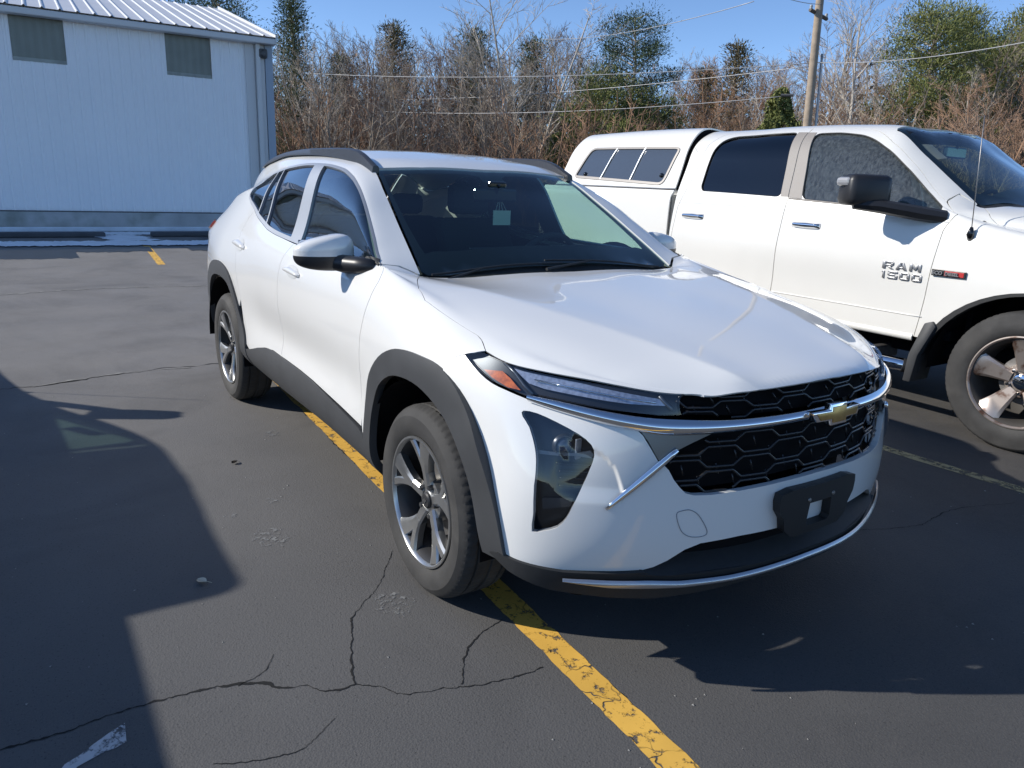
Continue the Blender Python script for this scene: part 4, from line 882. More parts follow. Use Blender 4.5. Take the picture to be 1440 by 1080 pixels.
        # door mirror
        mm = MB(); mc = np.array([-.775, sgn*.925, 1.126])
        def shell(lo, hi, n=14, m=28, grow=1.0):
            V = []; F = []
            for i in range(n+1):
                ph = lo+(hi-lo)*i/n
                for k in range(m):
                    th = 2*math.pi*k/m; cp_, sp_ = math.cos(ph), math.sin(ph)
                    e = .62; f_ = lambda a: math.copysign(abs(a)**e, a)
                    x = .062*f_(cp_)*f_(math.cos(th)); y = .118*f_(cp_)*f_(math.sin(th)); z = .080*f_(sp_)
                    # taper towards the outer end, sweep back
                    o = y/.118*-1   # +1 at inner end for the right side before mirroring
                    y2 = y; so = (1-o)/2; z2 = z*(1-(.52 if z > 0 else .25)*so**1.3) - .006*so ; x2 = x*(1-.15*max(0, -o)) - .035*max(0, -o)**1.5
                    if x2 < -.02: x2 = -.02+(x2+.02)*.25
                    V.append((mc[0]+x2*grow, mc[1]+sgn*(-o)*.118*grow, mc[2]+z2*grow))
                if i: F += [((i-1)*m+k, (i-1)*m+(k+1) % m, i*m+(k+1) % m, i*m+k) for k in range(m)]
            return V, F
        hz = -.06
        V, F = shell(hz, math.pi/2); mm.add(V, F); mir_ = mm.build('door_mirror', WHITE, root, smooth=True)
        lw = MB(); V, F = shell(-math.pi/2, hz, grow=1.012); lw.add(V, F)
        lw.tube([(-.775, sgn*.95, 1.098), (-.74, sgn*.89, 1.086), (-.70, sgn*.865, 1.082), (-.63, sgn*.835, 1.084), (-.545, sgn*.80, 1.088)], [.012, .034, .036, .034, .024], 12)
        lw.build('mirror_base', mat('mirror_black', (.02,.02,.022), .38), mir_, smooth=True)
        mg = MB(); mg.box(-.803, -.7995, min(sgn*.83, sgn*1.02), max(sgn*.83, sgn*1.02), 1.075, 1.17, .001); mg.build('mirror_glass', CHROME, mir_)
        patch('mirror_sail', SB, [(-.508,.93),(-.513,1.12),(-.545,1.172),(-.585,1.10),(-.64,.93),(-.66,.828),(-.56,.826),(-.52,.86)], BLACKPL, parent=mir_, off=.004, inset=0, flange=.01, mirror=mr)
    # rear end (hardly seen from the photo's side)
    rg = [(-3.07, 1.44), (-3.30, 1.44), (-3.31, 2.0), (-3.09, 2.0)]
    P('rear_window', SB, [(-3.05, 1.44), (-3.30, 1.44), (-3.31, 2.56), (-3.05, 2.56)], TGLASS, flange=.005)
    P('tailgate', SB, [(-3.31, 1.41), (-3.5, 1.41), (-3.5, 2.59), (-3.31, 2.59)], WHITE)
    ring = BODY.at(np.full(81, -3.5), np.linspace(0, 4, 81)); mb = MB(); mb.M = []
    cen = ring.mean(0); r2 = cen+(ring-cen)*[1, .93, .96]+[-.07, 0, 0]; r3 = cen+(ring-cen)*[1, .5, .6]+[-.10, 0, 0]
    n = len(ring); V = list(ring)+list(r2)+list(r3)
    mb.mi = 0; mb.add(V, [(k*n+i, k*n+i+1, (k+1)*n+i+1, (k+1)*n+i) for k in range(2) for i in range(n-1)]+[tuple(range(2*n, 3*n))]+[(n-1, 0, n, 2*n-1), (2*n-1, n, 2*n, 3*n-1)])
    mb.build('tail_panel', WHITE, root, smooth=True, auto=50)
    # ---------------------------------------------------------------- nose
    NP = lambda *a, **k: patch(*a, parent=root, **k)
    fogo = [(5.263,0.799),(4.970,0.798),(4.615,0.783),(4.258,0.760),(4.074,0.736),(4.073,0.707),(4.220,0.668),(4.413,0.609),(4.572,0.557),(4.670,0.525),(4.852,0.496),(5.146,0.481),(5.416,0.473),(5.408,0.524),(5.429,0.606),(5.333,0.702),(5.263,0.760),(5.321,0.786)]
    gb = [(2.498,0.726), (2.569,0.698), (2.598,0.674), (2.504,0.646), (2.394,0.623), (2.286,0.604), (2.140,0.596), (1.874,0.594), (1.393,0.598), (0.592,0.606), (0, .609)]
    white_top = [(6.597,0.914),(6.179,0.876),(5.892,0.857),(5.590,0.847),(5.157,0.834),(4.959,0.831),(4.387,0.817),(3.662,0.806),(3.129,0.792)]
    win = [(3.129,0.792),(2.994,0.770),(2.886,0.734),(2.782,0.699),(2.681,0.688)]
    arch = [(6.72,.925),(7.0,.915),(7.0,.84),(6.9,.795),(6.649,0.746),(6.558,0.690),(6.482,0.611),(6.397,0.514),(6.310,0.429),(6.319,0.384)]
    wb = [(5.683,0.372),(4.558,0.362),(3.375,0.362),(2.852,0.364),(2.659,0.373),(2.447,0.392),(2.188,0.425),(1.951,0.441),(1.294,0.450),(0.744,0.451),(0,.452)]
    half = arch[::-1]+chain(white_top, 2)+win[1:]+gb[2:]
    bump = half+nmir(half)[1:]+nmir(wb[::-1])[::1][::-1][::-1]
    bump = half+nmir(half)[1:]+[(-u, v) for u, v in wb]+wb[::-1][1:]
    bm_ = NP('front_bumper', SN, bump, WHITE, holes=[chain(fogo, 2, True), [(-u, v) for u, v in chain(fogo, 2, True)]], flange=.02, step=.013)
    # lower black lip and silver skid strip
    lt = [(4.530,0.351),(3.964,0.352),(2.757,0.346),(2.210,0.336),(1.429,0.335),(0.609,0.342),(0,.345)]; lb = [(4.521,0.344),(3.943,0.333),(3.476,0.323),(2.183,0.312),(1.147,0.316),(0.402,0.322),(0,.324)]
    strip('skid_strip', SN, lt+nmir(lt)[1:], lb+nmir(lb)[1:], mat('skid_silver', (.50,.51,.53), .3, .85), root, bulge=.010, off=.022, n=90)
    ub = [(6.373,0.384)]+[(5.688,0.375),(4.562,0.364),(3.376,0.365),(2.853,0.367)]+[(2.599,0.352),(0,.352)]
    lo = [(6.667,0.377),(6.021,0.340),(4.744,0.299),(3.441,0.276),(2.577,0.268),(1.888,0.276),(1.101,0.292),(0,.300)]
    up = ub+nmir(ub)[1:]; dn = lo+nmir(lo)[1:]
    NP('lower_lip', SN, up+dn[::-1], BLACKPL, off=.012, flange=.05, inset=0, step=.03)
    lo2 = [(6.234,0.327),(4.744,0.299),(3.442,0.280),(2.300,0.270),(0,.29)]; lo3 = [(5.987,0.241),(3.987,0.230),(0,.23)]
    NP('undertray', SN, lo2+nmir(lo2)[1:]+(lo3+nmir(lo3)[1:])[::-1], BLACKPL, off=-.09, flange=0, inset=0)
    ai = [(3.222,0.371),(2.699,0.386),(2.196,0.440),(1.897,0.459),(0,.47)]
    NP('lower_intake', SN, ai+nmir(ai)[1:]+[(-3.2, .32), (3.207,0.320)], DARK, off=-.05, flange=0, inset=0)
    al = [(2.904,0.363),(2.399,0.352),(1.308,0.350),(0,.356)]
    shelf = MB(); A = chain(al+nmir(al)[1:], 4); Pn, Nn = SN.pn(A); Vv = list(Pn+Nn*.014)+list(Pn-Nn*.06+[0, 0, .035]); m_ = len(A)
    shelf.add(Vv, [(i, i+1, m_+i+1, m_+i) for i in range(m_-1)]); shelf.build('intake_shelf', BLACKPL, root, smooth=True)
    # upper grille and its bars, lower grille
    ug = [(2.451,0.884),(2.400,0.888),(1.361,0.893),(0,.902)]; ugb = [(2.486,0.850),(2.379,0.821),(1.527,0.813),(0.702,0.815),(0,.817)]
    hexm = mat('grille_bar_black', (.020,.020,.022), .22)
    def grille(nm, outl, off):
        g = NP(nm, SN, outl, DARK, off=off, flange=0, inset=0); return g
    o1 = ug+nmir(ug)[1:]+[(-u, v) for u, v in ugb][:0]+nmir(ugb[::-1])[::1]
    o1 = ug+nmir(ug)[1:]+[(-u, v) for u, v in ugb]+ugb[::-1][1:]
    g1 = grille('upper_grille', o1, -.045)
    gt = [(2.464,0.733),(2.249,0.743),(1.745,0.770),(1.017,0.789),(0.499,0.796),(0,.80)]
    o2 = gt+nmir(gt)[1:]+[(-u, v) for u, v in gb[1:]]+gb[1:][::-1][1:]
    g2 = grille('lower_grille', o2, -.055)
    for gg, outl, z0, z1, dz, per in ((g1, o1, .815, .905, .030, 1.05), (g2, o2, .600, .80, .037, 1.15)):
        PO = np.array(outl)
        bars = MB(); r_ = 0; z = z0+.008
        while z < z1:
            seg = []
            for u in np.arange(-2.6, 2.6, .03):
                ph = ((u/per)+(.5 if r_ % 2 else 0)) % 1.0
                tri = abs(ph*2-1); st = min(max((tri-.38)/.24, 0), 1)
                zz = z+(st-.5)*dz*.62
                if pip(PO, [(u, zz)])[0]: seg.append((u, zz))
                else:
                    if len(seg) > 3: p_, n_ = SN.pn(seg); bars.tube(list(p_+n_*-.018), .0042, 5)
                    seg = []
            if len(seg) > 3: p_, n_ = SN.pn(seg); bars.tube(list(p_+n_*-.018), .0042, 5)
            z += dz; r_ += 1
        # short links between the rows
        z = z0+.008; r_ = 0
        while z < z1:
            for u in np.arange(-2.6, 2.6, per/2):
                uu = u+(per/4 if r_ % 2 else 0); a = (uu, z); b = (uu+.06, z+dz*.9)
                if pip(PO, [a, b]).all(): p_, n_ = SN.pn([a, b]); bars.tube(list(p_+n_*-.026), .003, 4)
            z += dz; r_ += 1
        bars.build('grille_bars', hexm, gg, smooth=True)
    # chrome bar across the nose, gunmetal corner, chrome fang
    ct = [(5.079,0.843),(4.493,0.839),(3.629,0.827),(2.963,0.818),(2.375,0.814),(1.766,0.812),(0.702,0.817),(0,.822)]
    cb = [(5.101,0.825),(4.464,0.811),(3.742,0.796),(3.180,0.784),(2.655,0.772),(2.083,0.773),(1.274,0.781),(0.585,0.788),(0,0.792)]
    CT = chain(ct, 4); CB = chain(cb, 4)
    strip('chrome_bar', SN, CT+nmir(CT)[1:], CB+nmir(CB)[1:], CHROME, root, bulge=.016, off=.006, n=110)
    gun = [(3.109,0.791),(2.653,0.784),(2.182,0.785),(1.801,0.783),(1.978,0.768),(2.253,0.745),(2.466,0.726),(2.613,0.698),(2.748,0.690),(2.830,0.714),(2.939,0.754),(3.032,0.777)]
    ac = ([(2.420,0.741),(3.709,0.561)], [(2.499,0.720),(2.612,0.701),(3.710,0.553)])
    for s_ in (1, -1):
        F_ = lambda L: [(u*s_, v) for u, v in L]
        NP('grille_corner', SN, F_(gun), GUN, off=.002, flange=.02)
        e0 = SN.pn(F_([(2.470,0.731)])); e1 = SN.pn(F_([(3.797,0.561)])); a3 = e0[0][0]+e0[1][0]*.004; b3 = e1[0][0]+e1[1][0]*.001
        fg = MB(); fg.tube([a3+(b3-a3)*t+np.array([.002*math.sin(math.pi*t), 0, 0]) for t in np.linspace(0, 1, 12)], [.004+.010*math.sin(math.pi*min(1, t*.8+.12))**.7*(1-t*.45) for t in np.linspace(0, 1, 12)], 10)
        fg.build('chrome_fang', CHROME, root, smooth=True)
        # upper lamp
        hl = [(6.608,0.912),(6.502,0.926),(6.255,0.933),(5.898,0.925),(5.662,0.916),(5.003,0.906),(4.184,0.900),(3.263,0.892),(2.421,0.884),(2.436,0.850),(2.390,0.825),(2.715,0.823),(3.657,0.833),(4.088,0.838),(4.880,0.846),(5.147,0.839),(5.583,0.851),(5.889,0.860),(6.177,0.879)]
        b = NP('running_lamp', SN, F_(hl), mat('lamp_housing_black', (.012,.012,.014), .35), off=-.022, flange=0, step=.02)
        pt = lambda n_, o_, m_, off, **kk: patch(n_, SN, F_(o_), m_, parent=b, off=off, **kk)
        dr = chain([(5.491,0.907),(5.240,0.903),(4.097,0.893),(3.256,0.879),(2.712,0.868),(2.626,0.850),(3.244,0.852),(4.088,0.860),(4.784,0.866),(5.113,0.874)], 1, True)
        pt('light_bar', dr, SILVERL, -.012, flange=.008, inset=0, step=.02)
        pt('side_reflector', [(6.163,0.889),(5.742,0.895),(5.524,0.879),(5.286,0.853),(5.582,0.855),(5.939,0.872)], AMBER, -.010, flange=.008, inset=0, step=.02)
        line_tube('lamp_rib', SN, F_([(5.745,0.918),(5.439,0.895),(5.222,0.868),(5.030,0.847)]), .005, GUN, b, off=-.010)
        line_tube('lamp_rib', SN, F_([(2.751,0.876),(2.596,0.850),(2.512,0.835)]), .005, GUN, b, off=-.010)
        line_tube('light_line', SN, F_([(4.992,0.885),(4.098,0.876),(3.300,0.865),(2.798,0.857)]), .0025, CHROME, b, off=-.004)
        pt('lamp_lens', hl, LENS, .001, flange=.01)
        # main lamp pod
        fo = chain(fogo, 2, True)
        pd = NP('headlamp', SN, F_(fo), mat('lamp_pod_black', (.010,.010,.012), .3), off=-.05, flange=0, inset=-.004, step=.02)
        pn = lambda u, v, o: (lambda a: a[0][0]+a[1][0]*o)(SN.pn([(u*s_, v)]))
        c = pn(4.72, .722, -.034); ax = SN.pn([(4.3*s_, .71)])[1][0]; ax = np.array([.97, ax[1]*.25, 0]); ax /= np.linalg.norm(ax)
        def orient(mb, c, ax):
            q = Vector((0, 0, 1)).rotation_difference(Vector(ax)).to_matrix()
            return mb.xf(lambda v: np.array(q @ Vector(v))+c)
        L = MB(); L.lathe([(0, .014), (.012, .012), (.020, .008), (.025, .0), (.026, -.01)], 'z', 28)
        orient(L, c, ax).build('projector_lens', mat('projector_glass', (.10,.13,.19), .03, coat=1), pd, smooth=True)
        L = MB(); L.lathe([(.027, .0), (.029, .003), (.031, .002), (.033, -.012)], 'z', 28); orient(L, c, ax).build('projector_ring', GUN, pd, smooth=True)
        rb2 = MB(); rb2.box(-.004, .004, -.010, .010, -.030, .030, .003); cr = pn(4.42, .716, -.030); rb2.xf(lambda v: v+cr); rb2.build('glare_bar', mat('pale_glare', (.45,.48,.52), .25, .3), pd)  # pale bar added to stand for the glare beside the projector
        fin = MB()
        for k, zz in enumerate((.672, .652, .632, .612)):
            A = [(4.93-.01*k, zz), (4.5, zz), (3.98+.06*k, zz)]; p_, n_ = SN.pn(F_(chain(A, 4))); fin.tube(list(p_-n_*.030), .0035, 5)
        fin.build('lamp_fins', GLOSSBK, pd, smooth=True)
        patch('lamp_step', SN, F_([(5.333,0.702),(4.491,0.705),(4.139,0.715),(4.089,0.704),(4.157,0.694),(4.509,0.697),(5.349,0.692)]), GUN, parent=pd, off=-.022, inset=0, flange=.02, step=.02)
        patch('lower_reflector', SN, F_([(5.307,0.566),(4.556,0.581),(4.591,0.552),(5.268,0.533)]), mat('lamp_box', (.06,.062,.065), .25), parent=pd, off=-.030, inset=0, flange=.02, step=.02)
        patch('headlamp_lens', SN, F_(fo), glass('smoked_lens', (.68,.70,.73)), parent=pd, off=-.004, inset=-.002, flange=0)
    # licence plate bracket
    bo = [(.80,.574),(.82,.55),(.80,.52),(.70,.49),(.66,.455),(.50,.430),(0,.430)]
    br_ = [(0,.584),(.60,.584)]+bo
    wn = [(.24,.512),(.24,.462)]
    NP('plate_bracket', SN, chain([(-.60,.584),(.60,.584)],1)[:0]+[(.60,.584)]+bo+[(-u, v) for u, v in bo[::-1][1:]]+[(-.60,.584)], mat('bracket_black', (.012,.012,.013), .55), holes=[[(.23,.528),(.255,.466),(.22,.455),(-.22,.455),(-.255,.466),(-.23,.528)]], off=.030, inset=0, flange=.028, step=.02)
    for u_ in (.27, -.27):
        p_, n_ = SN.pn([(u_*.95, .540)]); sc_ = MB(); sc_.lathe([(0, .004), (.006, .003), (.007, 0)], 'x', 12, c=tuple(p_[0]+n_[0]*.030)); sc_.build('screw', STEEL, root)
    # tow eye cover seam
    tw = chain([(2.40,.540),(2.30,.551),(2.17,.550),(2.03,.530),(1.88,.482),(1.93,.466),(2.14,.468),(2.30,.490)], 5, True)
    line_tube('tow_cover_seam', SN, tw+[tw[0]], .0013, mat('seam_grey', (.25,.26,.28), .6), bm_, off=.0006)
    # bow-tie emblem with bevelled edge
    bow = [(-.17,.012),(-.055,.012),(-.055,.030),(.055,.030),(.055,.012),(.17,.012),(.145,-.016),(.055,-.016),(.055,-.032),(-.055,-.032),(-.055,-.016),(-.145,-.016)]
    bow = [(y*.68, z*1.02) for y, z in bow]
    def bowmesh(sc, x0, x1, m, nm, par):
        mb = MB(); mb.prism([(y*sc[0], z*sc[1]) for y, z in bow], 'x', x0, x1)
        mb.xf(lambda v: (v[0]+.928-.55*v[1]**2*1.0-.10*v[2], v[1], .808+v[2])); return mb.build(nm, m, par, bevel=.0025)
    e = bowmesh((1, 1), 0, .026, CHROME, 'bow_tie_emblem', root); bowmesh((.86, .74), .0255, .0285, GOLD, 'emblem_face', e)
    # wipers
    for y0, y1, x0 in ((-.10, .56, -.42), (-.62, -.02, -.43)):
        wp = MB(); P0 = []
        for t in np.linspace(0, 1, 9):
            y = y0+(y1-y0)*t; vv = 2.0+y/.55*.60 if False else None
            # find v for this y on the glass near the base
            lo_, hi_ = 1.34, 2.66; u = -.395-.02*(1-t)-.05*abs(y)**2
            for _ in range(30):
                m2 = (lo_+hi_)/2
                if BODY.at(u, m2)[1] < y: lo_ = m2
                else: hi_ = m2
            p_, n_ = SB.pn([(u, lo_)]); P0.append(p_[0]+n_[0]*.007)
        wp.tube(P0, [.0045]*9, 6); wp.tube([P0[3], P0[0]+np.array([.06, -.03, -.03])], [.004, .007], 6); wp.build('wiper', BLACKPL, root)
    # body crease lines at the bonnet are in the surface; washer jets etc. left out
    # ---------------------------------------------------------------- inside and below
    cab = MB(); cab.box(-3.35, .60, -.66, .66, .20, .32, .03); cab.build('floor_pan', DARK, root)
    eb = MB(); eb.box(-.30, .66, -.42, .42, .32, .86, .06); eb.build('bay_light_block', DARK, root)  # plain dark box added to block light through the grille
    fw = MB(); fw.box(-.36, -.33, -.74, .74, .3, 1.0); fw.build('firewall', DARK, root)
    da = MB(); da.prism([(-.40,1.01),(-.62,1.055),(-.86,1.045),(-.94,.98),(-.90,.82),(-.5,.6)], 'y', -.72, .72); da.build('dashboard', DASH, root, bevel=.02)
    bn = MB(); bn.prism([(-.74,1.05),(-.80,1.095),(-.92,1.09),(-.95,1.03)], 'y', .22, .54); bn.build('instrument_hood', DASH, root, bevel=.015)
    sc = MB(); sc.box(-.93, -.91, -.17, .16, .98, 1.12, .01); sc.build('centre_screen', GLOSSBK, root)
    stw = MB(); V = []; n1, n2 = 36, 8; c_ = np.array([-1.06, .37, 1.00]); tl = R_(24)
    for i in range(n1):
        a = 2*math.pi*i/n1
        for j in range(n2):
            b_ = 2*math.pi*j/n2; rr_ = .182+.015*math.cos(b_); q = np.array([.015*math.sin(b_), rr_*math.cos(a), rr_*math.sin(a)])
            V.append(c_+[q[0]*math.cos(tl)+q[2]*math.sin(tl), q[1], q[2]*math.cos(tl)-q[0]*math.sin(tl)])
    stw.add(V, [(i*n2+j, i*n2+(j+1) % n2, ((i+1) % n1)*n2+(j+1) % n2, ((i+1) % n1)*n2+j) for i in range(n1) for j in range(n2)])
    stw.tube([c_+[0, -.17, .01], c_+[.03, 0, 0], c_+[0, .17, .01]], .02, 8); stw.tube([c_+[.02, 0, 0], c_+[-.06, 0, -.15]], .02, 8); stw.box(-1.08, -1.02, .30, .44, .95, 1.05, .02)
    stw.build('steering_wheel', SEAT, root, smooth=True, auto=50)
    for y in (-.37, .37):
        st = MB(); st.box(-1.75, -1.22, y-.26, y+.26, .42, .62, .06)
        st.prism([(-1.62,.60),(-1.48,.60),(-1.78,1.20),(-1.90,1.20)], 'y', y-.24, y+.24); seat = st.build('front_seat', SEAT, root, bevel=.03)
        hr = MB(); hr.box(-1.92, -1.82, y-.13, y+.13, 1.22, 1.40, .04); hr.build('headrest', SEAT, seat)
    bs = MB(); bs.box(-2.6, -2.1, -.62, .62, .45, .62, .05); bs.prism([(-2.58,.6),(-2.45,.6),(-2.72,1.16),(-2.84,1.16)], 'y', -.62, .62); rb_ = bs.build('rear_bench', SEAT, root, bevel=.03)
    for y in (-.42, .42):
        hr = MB(); hr.box(-2.86, -2.77, y-.12, y+.12, 1.17, 1.31, .04); hr.build('headrest', SEAT, rb_)
    P('headliner', SB, [(-1.16, 1.36), (-1.13, 2.0), (-1.16, 2.64), (-2.95, 2.6), (-2.95, 1.40)], HEADL, off=-.035, flange=0, inset=0, step=.08)
    for mr in MR:
        P('pillar_trim', SB, [(-1.60, .80), (-1.71, 1.2), (-1.56, 1.2), (-1.44, .80)], DASH, off=-.03, flange=0, inset=0, mirror=mr)
        P('pillar_trim', SB, [(-.50, 1.14), (-.52, 1.30), (-1.15, 1.32), (-1.15, 1.21)], HEADL, off=-.02, flange=0, inset=0, mirror=mr)
    im = MB(); im.box(-.985, -.965, -.12, .12, 1.325, 1.385, .012); im.tube([(-.945, 0, 1.405), (-.975, 0, 1.36)], .008, 6); mm_ = im.build('cabin_mirror', GLOSSBK, root)
    sb = MB(); sb.box(-1.05, -.95, -.05, .05, 1.385, 1.42, .01); sb.build('sensor_housing', GLOSSBK, root)
    root_tag = MB(); root_tag.box(-.99, -.988, .0, .10, 1.215, 1.285); tg = root_tag.build('hang_tag', mat('pale_paper', (.62,.66,.58), .8), root)
    for k in range(4): 
        s2 = MB(); s2.tube([(-.989, .012+.022*k, 1.28), (-.98, .03, 1.345)], .0012, 4); s2.build('tag_string', mat('white_string', (.7,.7,.7), .8), tg)
    return root
# ================================================================ the white pickup beside it
SP = Surf(PICK, 1.0, 1); SC = Surf(BED, 1.0, 1)
PM = lambda P: [(u, 4.4-v) for u, v in P][::-1]
def pv_at(sf, x, z, hi=.95):
    lo = 0.
    for _ in range(40):
        m = (lo+hi)/2
        if sf.f.at(x, m)[2] < z: lo = m
        else: hi = m
    return (lo+hi)/2
def text_mesh(name, txt, size, ext, m, parent, bold=0, sx=1.0):
    cu = bpy.data.curves.new(name, 'FONT'); cu.body = txt; cu.size = size; cu.extrude = ext; cu.offset = bold; cu.resolution_u = 2
    cu.align_x = 'LEFT'
    t = bpy.data.objects.new(name+'_c', cu); S.collection.objects.link(t)
    dg = bpy.context.evaluated_depsgraph_get(); me = bpy.data.meshes.new_from_object(t.evaluated_get(dg))
    bpy.data.objects.remove(t); me.name = name; me.materials.clear(); me.materials.append(m)
    for v in me.vertices: v.co.x *= sx
    o = bpy.data.objects.new(name, me); S.collection.objects.link(o); o.parent = parent
    return o
def build_pickup():
    root = empty('pickup_truck', PICK_AT, label='tall white four-door pickup with a white canopy over its bed and rusty five-spoke wheels', cat='pickup truck')
    P = lambda *a, **k: patch(*a, parent=root, **k)
    TRIM = mat('taupe_pillar_trim', (.27,.245,.22), .6)
    arch = [(.66*math.cos(a), .36+.57*math.sin(a)) for a in np.linspace(math.pi, 0, 25)]
    af = [(x, pv_at(SP, x, z)) for x, z in arch if True]
    ds = [(-.60,1.18),(-.592,.98),(-.607,.88),(-.635,.782),(-.646,.589),(-.660,.35),(-.672,.237),(-.69,.12)]
    dfr = [(-1.90,1.535),(-1.497,1.527),(-1.33,1.49),(-1.192,1.440),(-.916,1.411),(-.70,1.36),(-.63,1.28)]
    dm = [(-1.835,.12),(-1.822,.313),(-1.812,.71),(-1.808,.957),(-1.889,1.467),(-1.90,1.535)]
    fd = ds+dm+dfr[1:]
    fw = [(-1.812,1.452),(-1.607,1.462),(-1.433,1.44),(-1.30,1.412),(-1.18,1.375),(-.988,1.325),(-.78,1.29),(-.70,1.17),(-.69,.95),(-.72,.915),(-1.69,.948)]
    fw = rounded(fw, .05)
    rs = [(-2.56,1.54),(-2.72,1.50),(-2.78,1.38),(-2.79,1.226),(-2.83,.992),(-2.885,.80),(-2.90,.577),(-2.905,.35),(-2.905,.12)]
    rd = [(-1.90,1.535)]+rs+dm[:-1]
    rw = [(-2.655,.962),(-2.685,1.0),(-2.70,1.168),(-2.69,1.321),(-2.65,1.43),(-2.56,1.468),(-1.98,1.470),(-1.877,.952)]
    rw = rounded(rw, .05)
    hs = [(-.53,1.50),(-.47,1.40),(-.38,1.12),(-.31,.95),(-.207,.880),(.2,.87),(.92,.86)]
    fe = hs+[(.97,.80),(.95,.20),(.70,.12)]+[(x, v) for x, v in af[::-1] if v > .02][0:]+[(-.67,.12)]+ds[::-1]+[(-.63,1.28),(-.70,1.38),(-.69,1.49),(-.60,1.525)]
    hood = hs[::-1]+[(-.50,1.54),(-.40,1.85),(-.37,2.2)]
    hood = [(1.0,2.2),(.985,1.85),(.96,1.4),(.94,1.0)]+hood
    W_ = [(-.43,2.2),(-.465,1.85),(-.57,1.57),(-.60,1.545),(-1.235,1.545),(-1.245,1.57),(-1.205,1.85),(-1.185,2.2)]
    ro = [(-.585,1.528),(-.69,1.50),(-.705,1.40)]+dfr[::-1][1:]+rs[:3]+[(-2.86,1.30),(-2.93,1.35),(-2.93,1.85),(-2.93,2.2)]
    ri = [(-.59,1.537),(-1.24,1.538),(-1.258,1.57),(-1.217,1.85),(-1.197,2.2)]
    P('bonnet', SP, hood+PM(hood)[1:-1], WHITE2, step=.05, flange=.01)
    P('roof', SP, ro+PM(ro)[1:]+PM(ri[::-1])+ri[::-1][1:], WHITE2, step=.05, inset=.001)
    P('windscreen', SP, W_+PM(W_)[1:-1], WGLASS, off=-.006, flange=0, step=.08)
    fr = [(-.50,2.2),(-.535,1.85),(-.65,1.61),(-1.17,1.60),(-1.16,1.85),(-1.14,2.2)]
    P('windscreen_border', SP, W_+PM(W_)[1:-1], mat('black_glass_border', (0,0,0)), holes=[fr+PM(fr)[1:-1]], off=-.010, flange=0, step=.06)
    P('cowl_panel', SP, [(-.36,2.2),(-.40,1.85),(-.50,1.54),(-.60,1.53),(-.60,2.2)]+PM([(-.36,2.2),(-.40,1.85),(-.50,1.54),(-.60,1.53),(-.60,2.2)])[1:-1], BLACKPL, off=-.012, flange=0, step=.08)
    MIST = misted('misted_side_glass', (.42,.56,.52), .15)
    for mr in (False, True):
        q = dict(mirror=mr); sgn = 1 if mr else -1
        P('front_wing', SP, fe, WHITE2, step=.05, **q)
        o_fd = P('front_door', SP, fd, WHITE2, holes=[fw], step=.05, inset=.0032, **q); o_rd = P('rear_door', SP, rd, WHITE2, holes=[rw], step=.05, inset=.0032, **q)
        P('cab_corner', SP, rs[2:]+[(-2.93,.12),(-2.93,1.35),(-2.86,1.30)], WHITE2, step=.05, **q)
        P('front_side_window', SP, fw, MIST, off=-.012, flange=0, inset=-.003, step=.08, **q)
        P('rear_side_window', SP, rw, TGLASS, off=-.012, flange=0, inset=-.003, step=.08, **q)
        for nm, wv in (('window_seal', fw), ('window_seal', rw)):
            line_tube(nm, SP, list(wv)+[wv[0]], .0045, mat('seal_black', (.02,.02,.02), .6), root, off=-.004, **q)
        P('pillar_cover', SP, [(-1.886,1.462),(-1.815,1.460),(-1.693,.950),(-1.805,.955)], TRIM, off=.003, inset=0, **q)
        P('pillar_cover', SP, [(-1.893,1.465),(-1.978,1.468),(-1.877,.955),(-1.812,.957)], TRIM, off=.003, inset=0, **q)
        strip('belt_moulding', SP, [(-.72,.918),(-1.80,.953)], [(-.72,.902),(-1.80,.938)], TRIM, root, bulge=.006, n=20, **q)
        P('arch_lip', SP, af+[(x*.955, v-.02 if v > .03 else v) for x, v in af[::-1]], BLACKPL, off=.003, inset=0, flange=.05, step=.04, **q)
        line_tube('door_crease', SP, [(u, .243) for u in np.linspace(-.66, -2.9, 30)], .0035, WHITE2, root, off=.0015, **q)
        P('door_light_shell', SP, [(-.75,.10),(-.75,.86),(-2.88,.88),(-2.88,.10)], DARK, off=-.06, flange=0, inset=0, step=.12, **q)  # added black shell that keeps light out behind the doors
        line_tube('shoulder_crease', SP, [(u, .845) for u in np.linspace(-.62, -2.9, 24)], .0022, WHITE2, root, off=.0005, **q)
        for u0 in (-1.595, -2.69):
            v0 = .738
            strip('door_handle', SP, [(u0-.12, v0+.018), (u0, v0+.024), (u0+.115, v0+.018)], [(u0-.12, v0-.018), (u0, v0-.024), (u0+.115, v0-.020)], CHROME, o_fd if u0 > -2 else o_rd, bulge=.034, n=20, mirror=mr, taper=True)
        strip('door_lower_trim', SP, [(-.70,.135),(-2.9,.135)], [(-.70,.09),(-2.9,.09)], WHITE2, root, bulge=.012, n=10, **q)
        make_wheel(root, (-.045, sgn*.865, .412), sgn, spin=.12, kind='truck'); make_wheel(root, (-3.57, sgn*.865, .412), sgn, spin=.7, kind='truck')
        wheel_well(root, 0, sgn, .38, .58, .97, .50); wheel_well(root, -3.57, sgn, .38, .56, .97, .50)
        fl = MB(); fl.prism([(-.69,.45),(-.625,.66),(-.575,.68),(-.55,.65),(-.63,.45),(-.65,.27),(-.70,.27)], 'y', sgn*.78 if sgn > 0 else -1.0, 1.0 if sgn > 0 else -.78); fl.build('mud_flap', GREYPL, root, bevel=.008)
        bd = MB(); bd.tube([(-.72, sgn*.93, .36), (-.80, sgn*1.0, .37), (-2.8, sgn*1.0, .37), (-2.9, sgn*.93, .36)], .042, 14); st_ = bd.build('side_step', CHROME, root, smooth=True, auto=40)
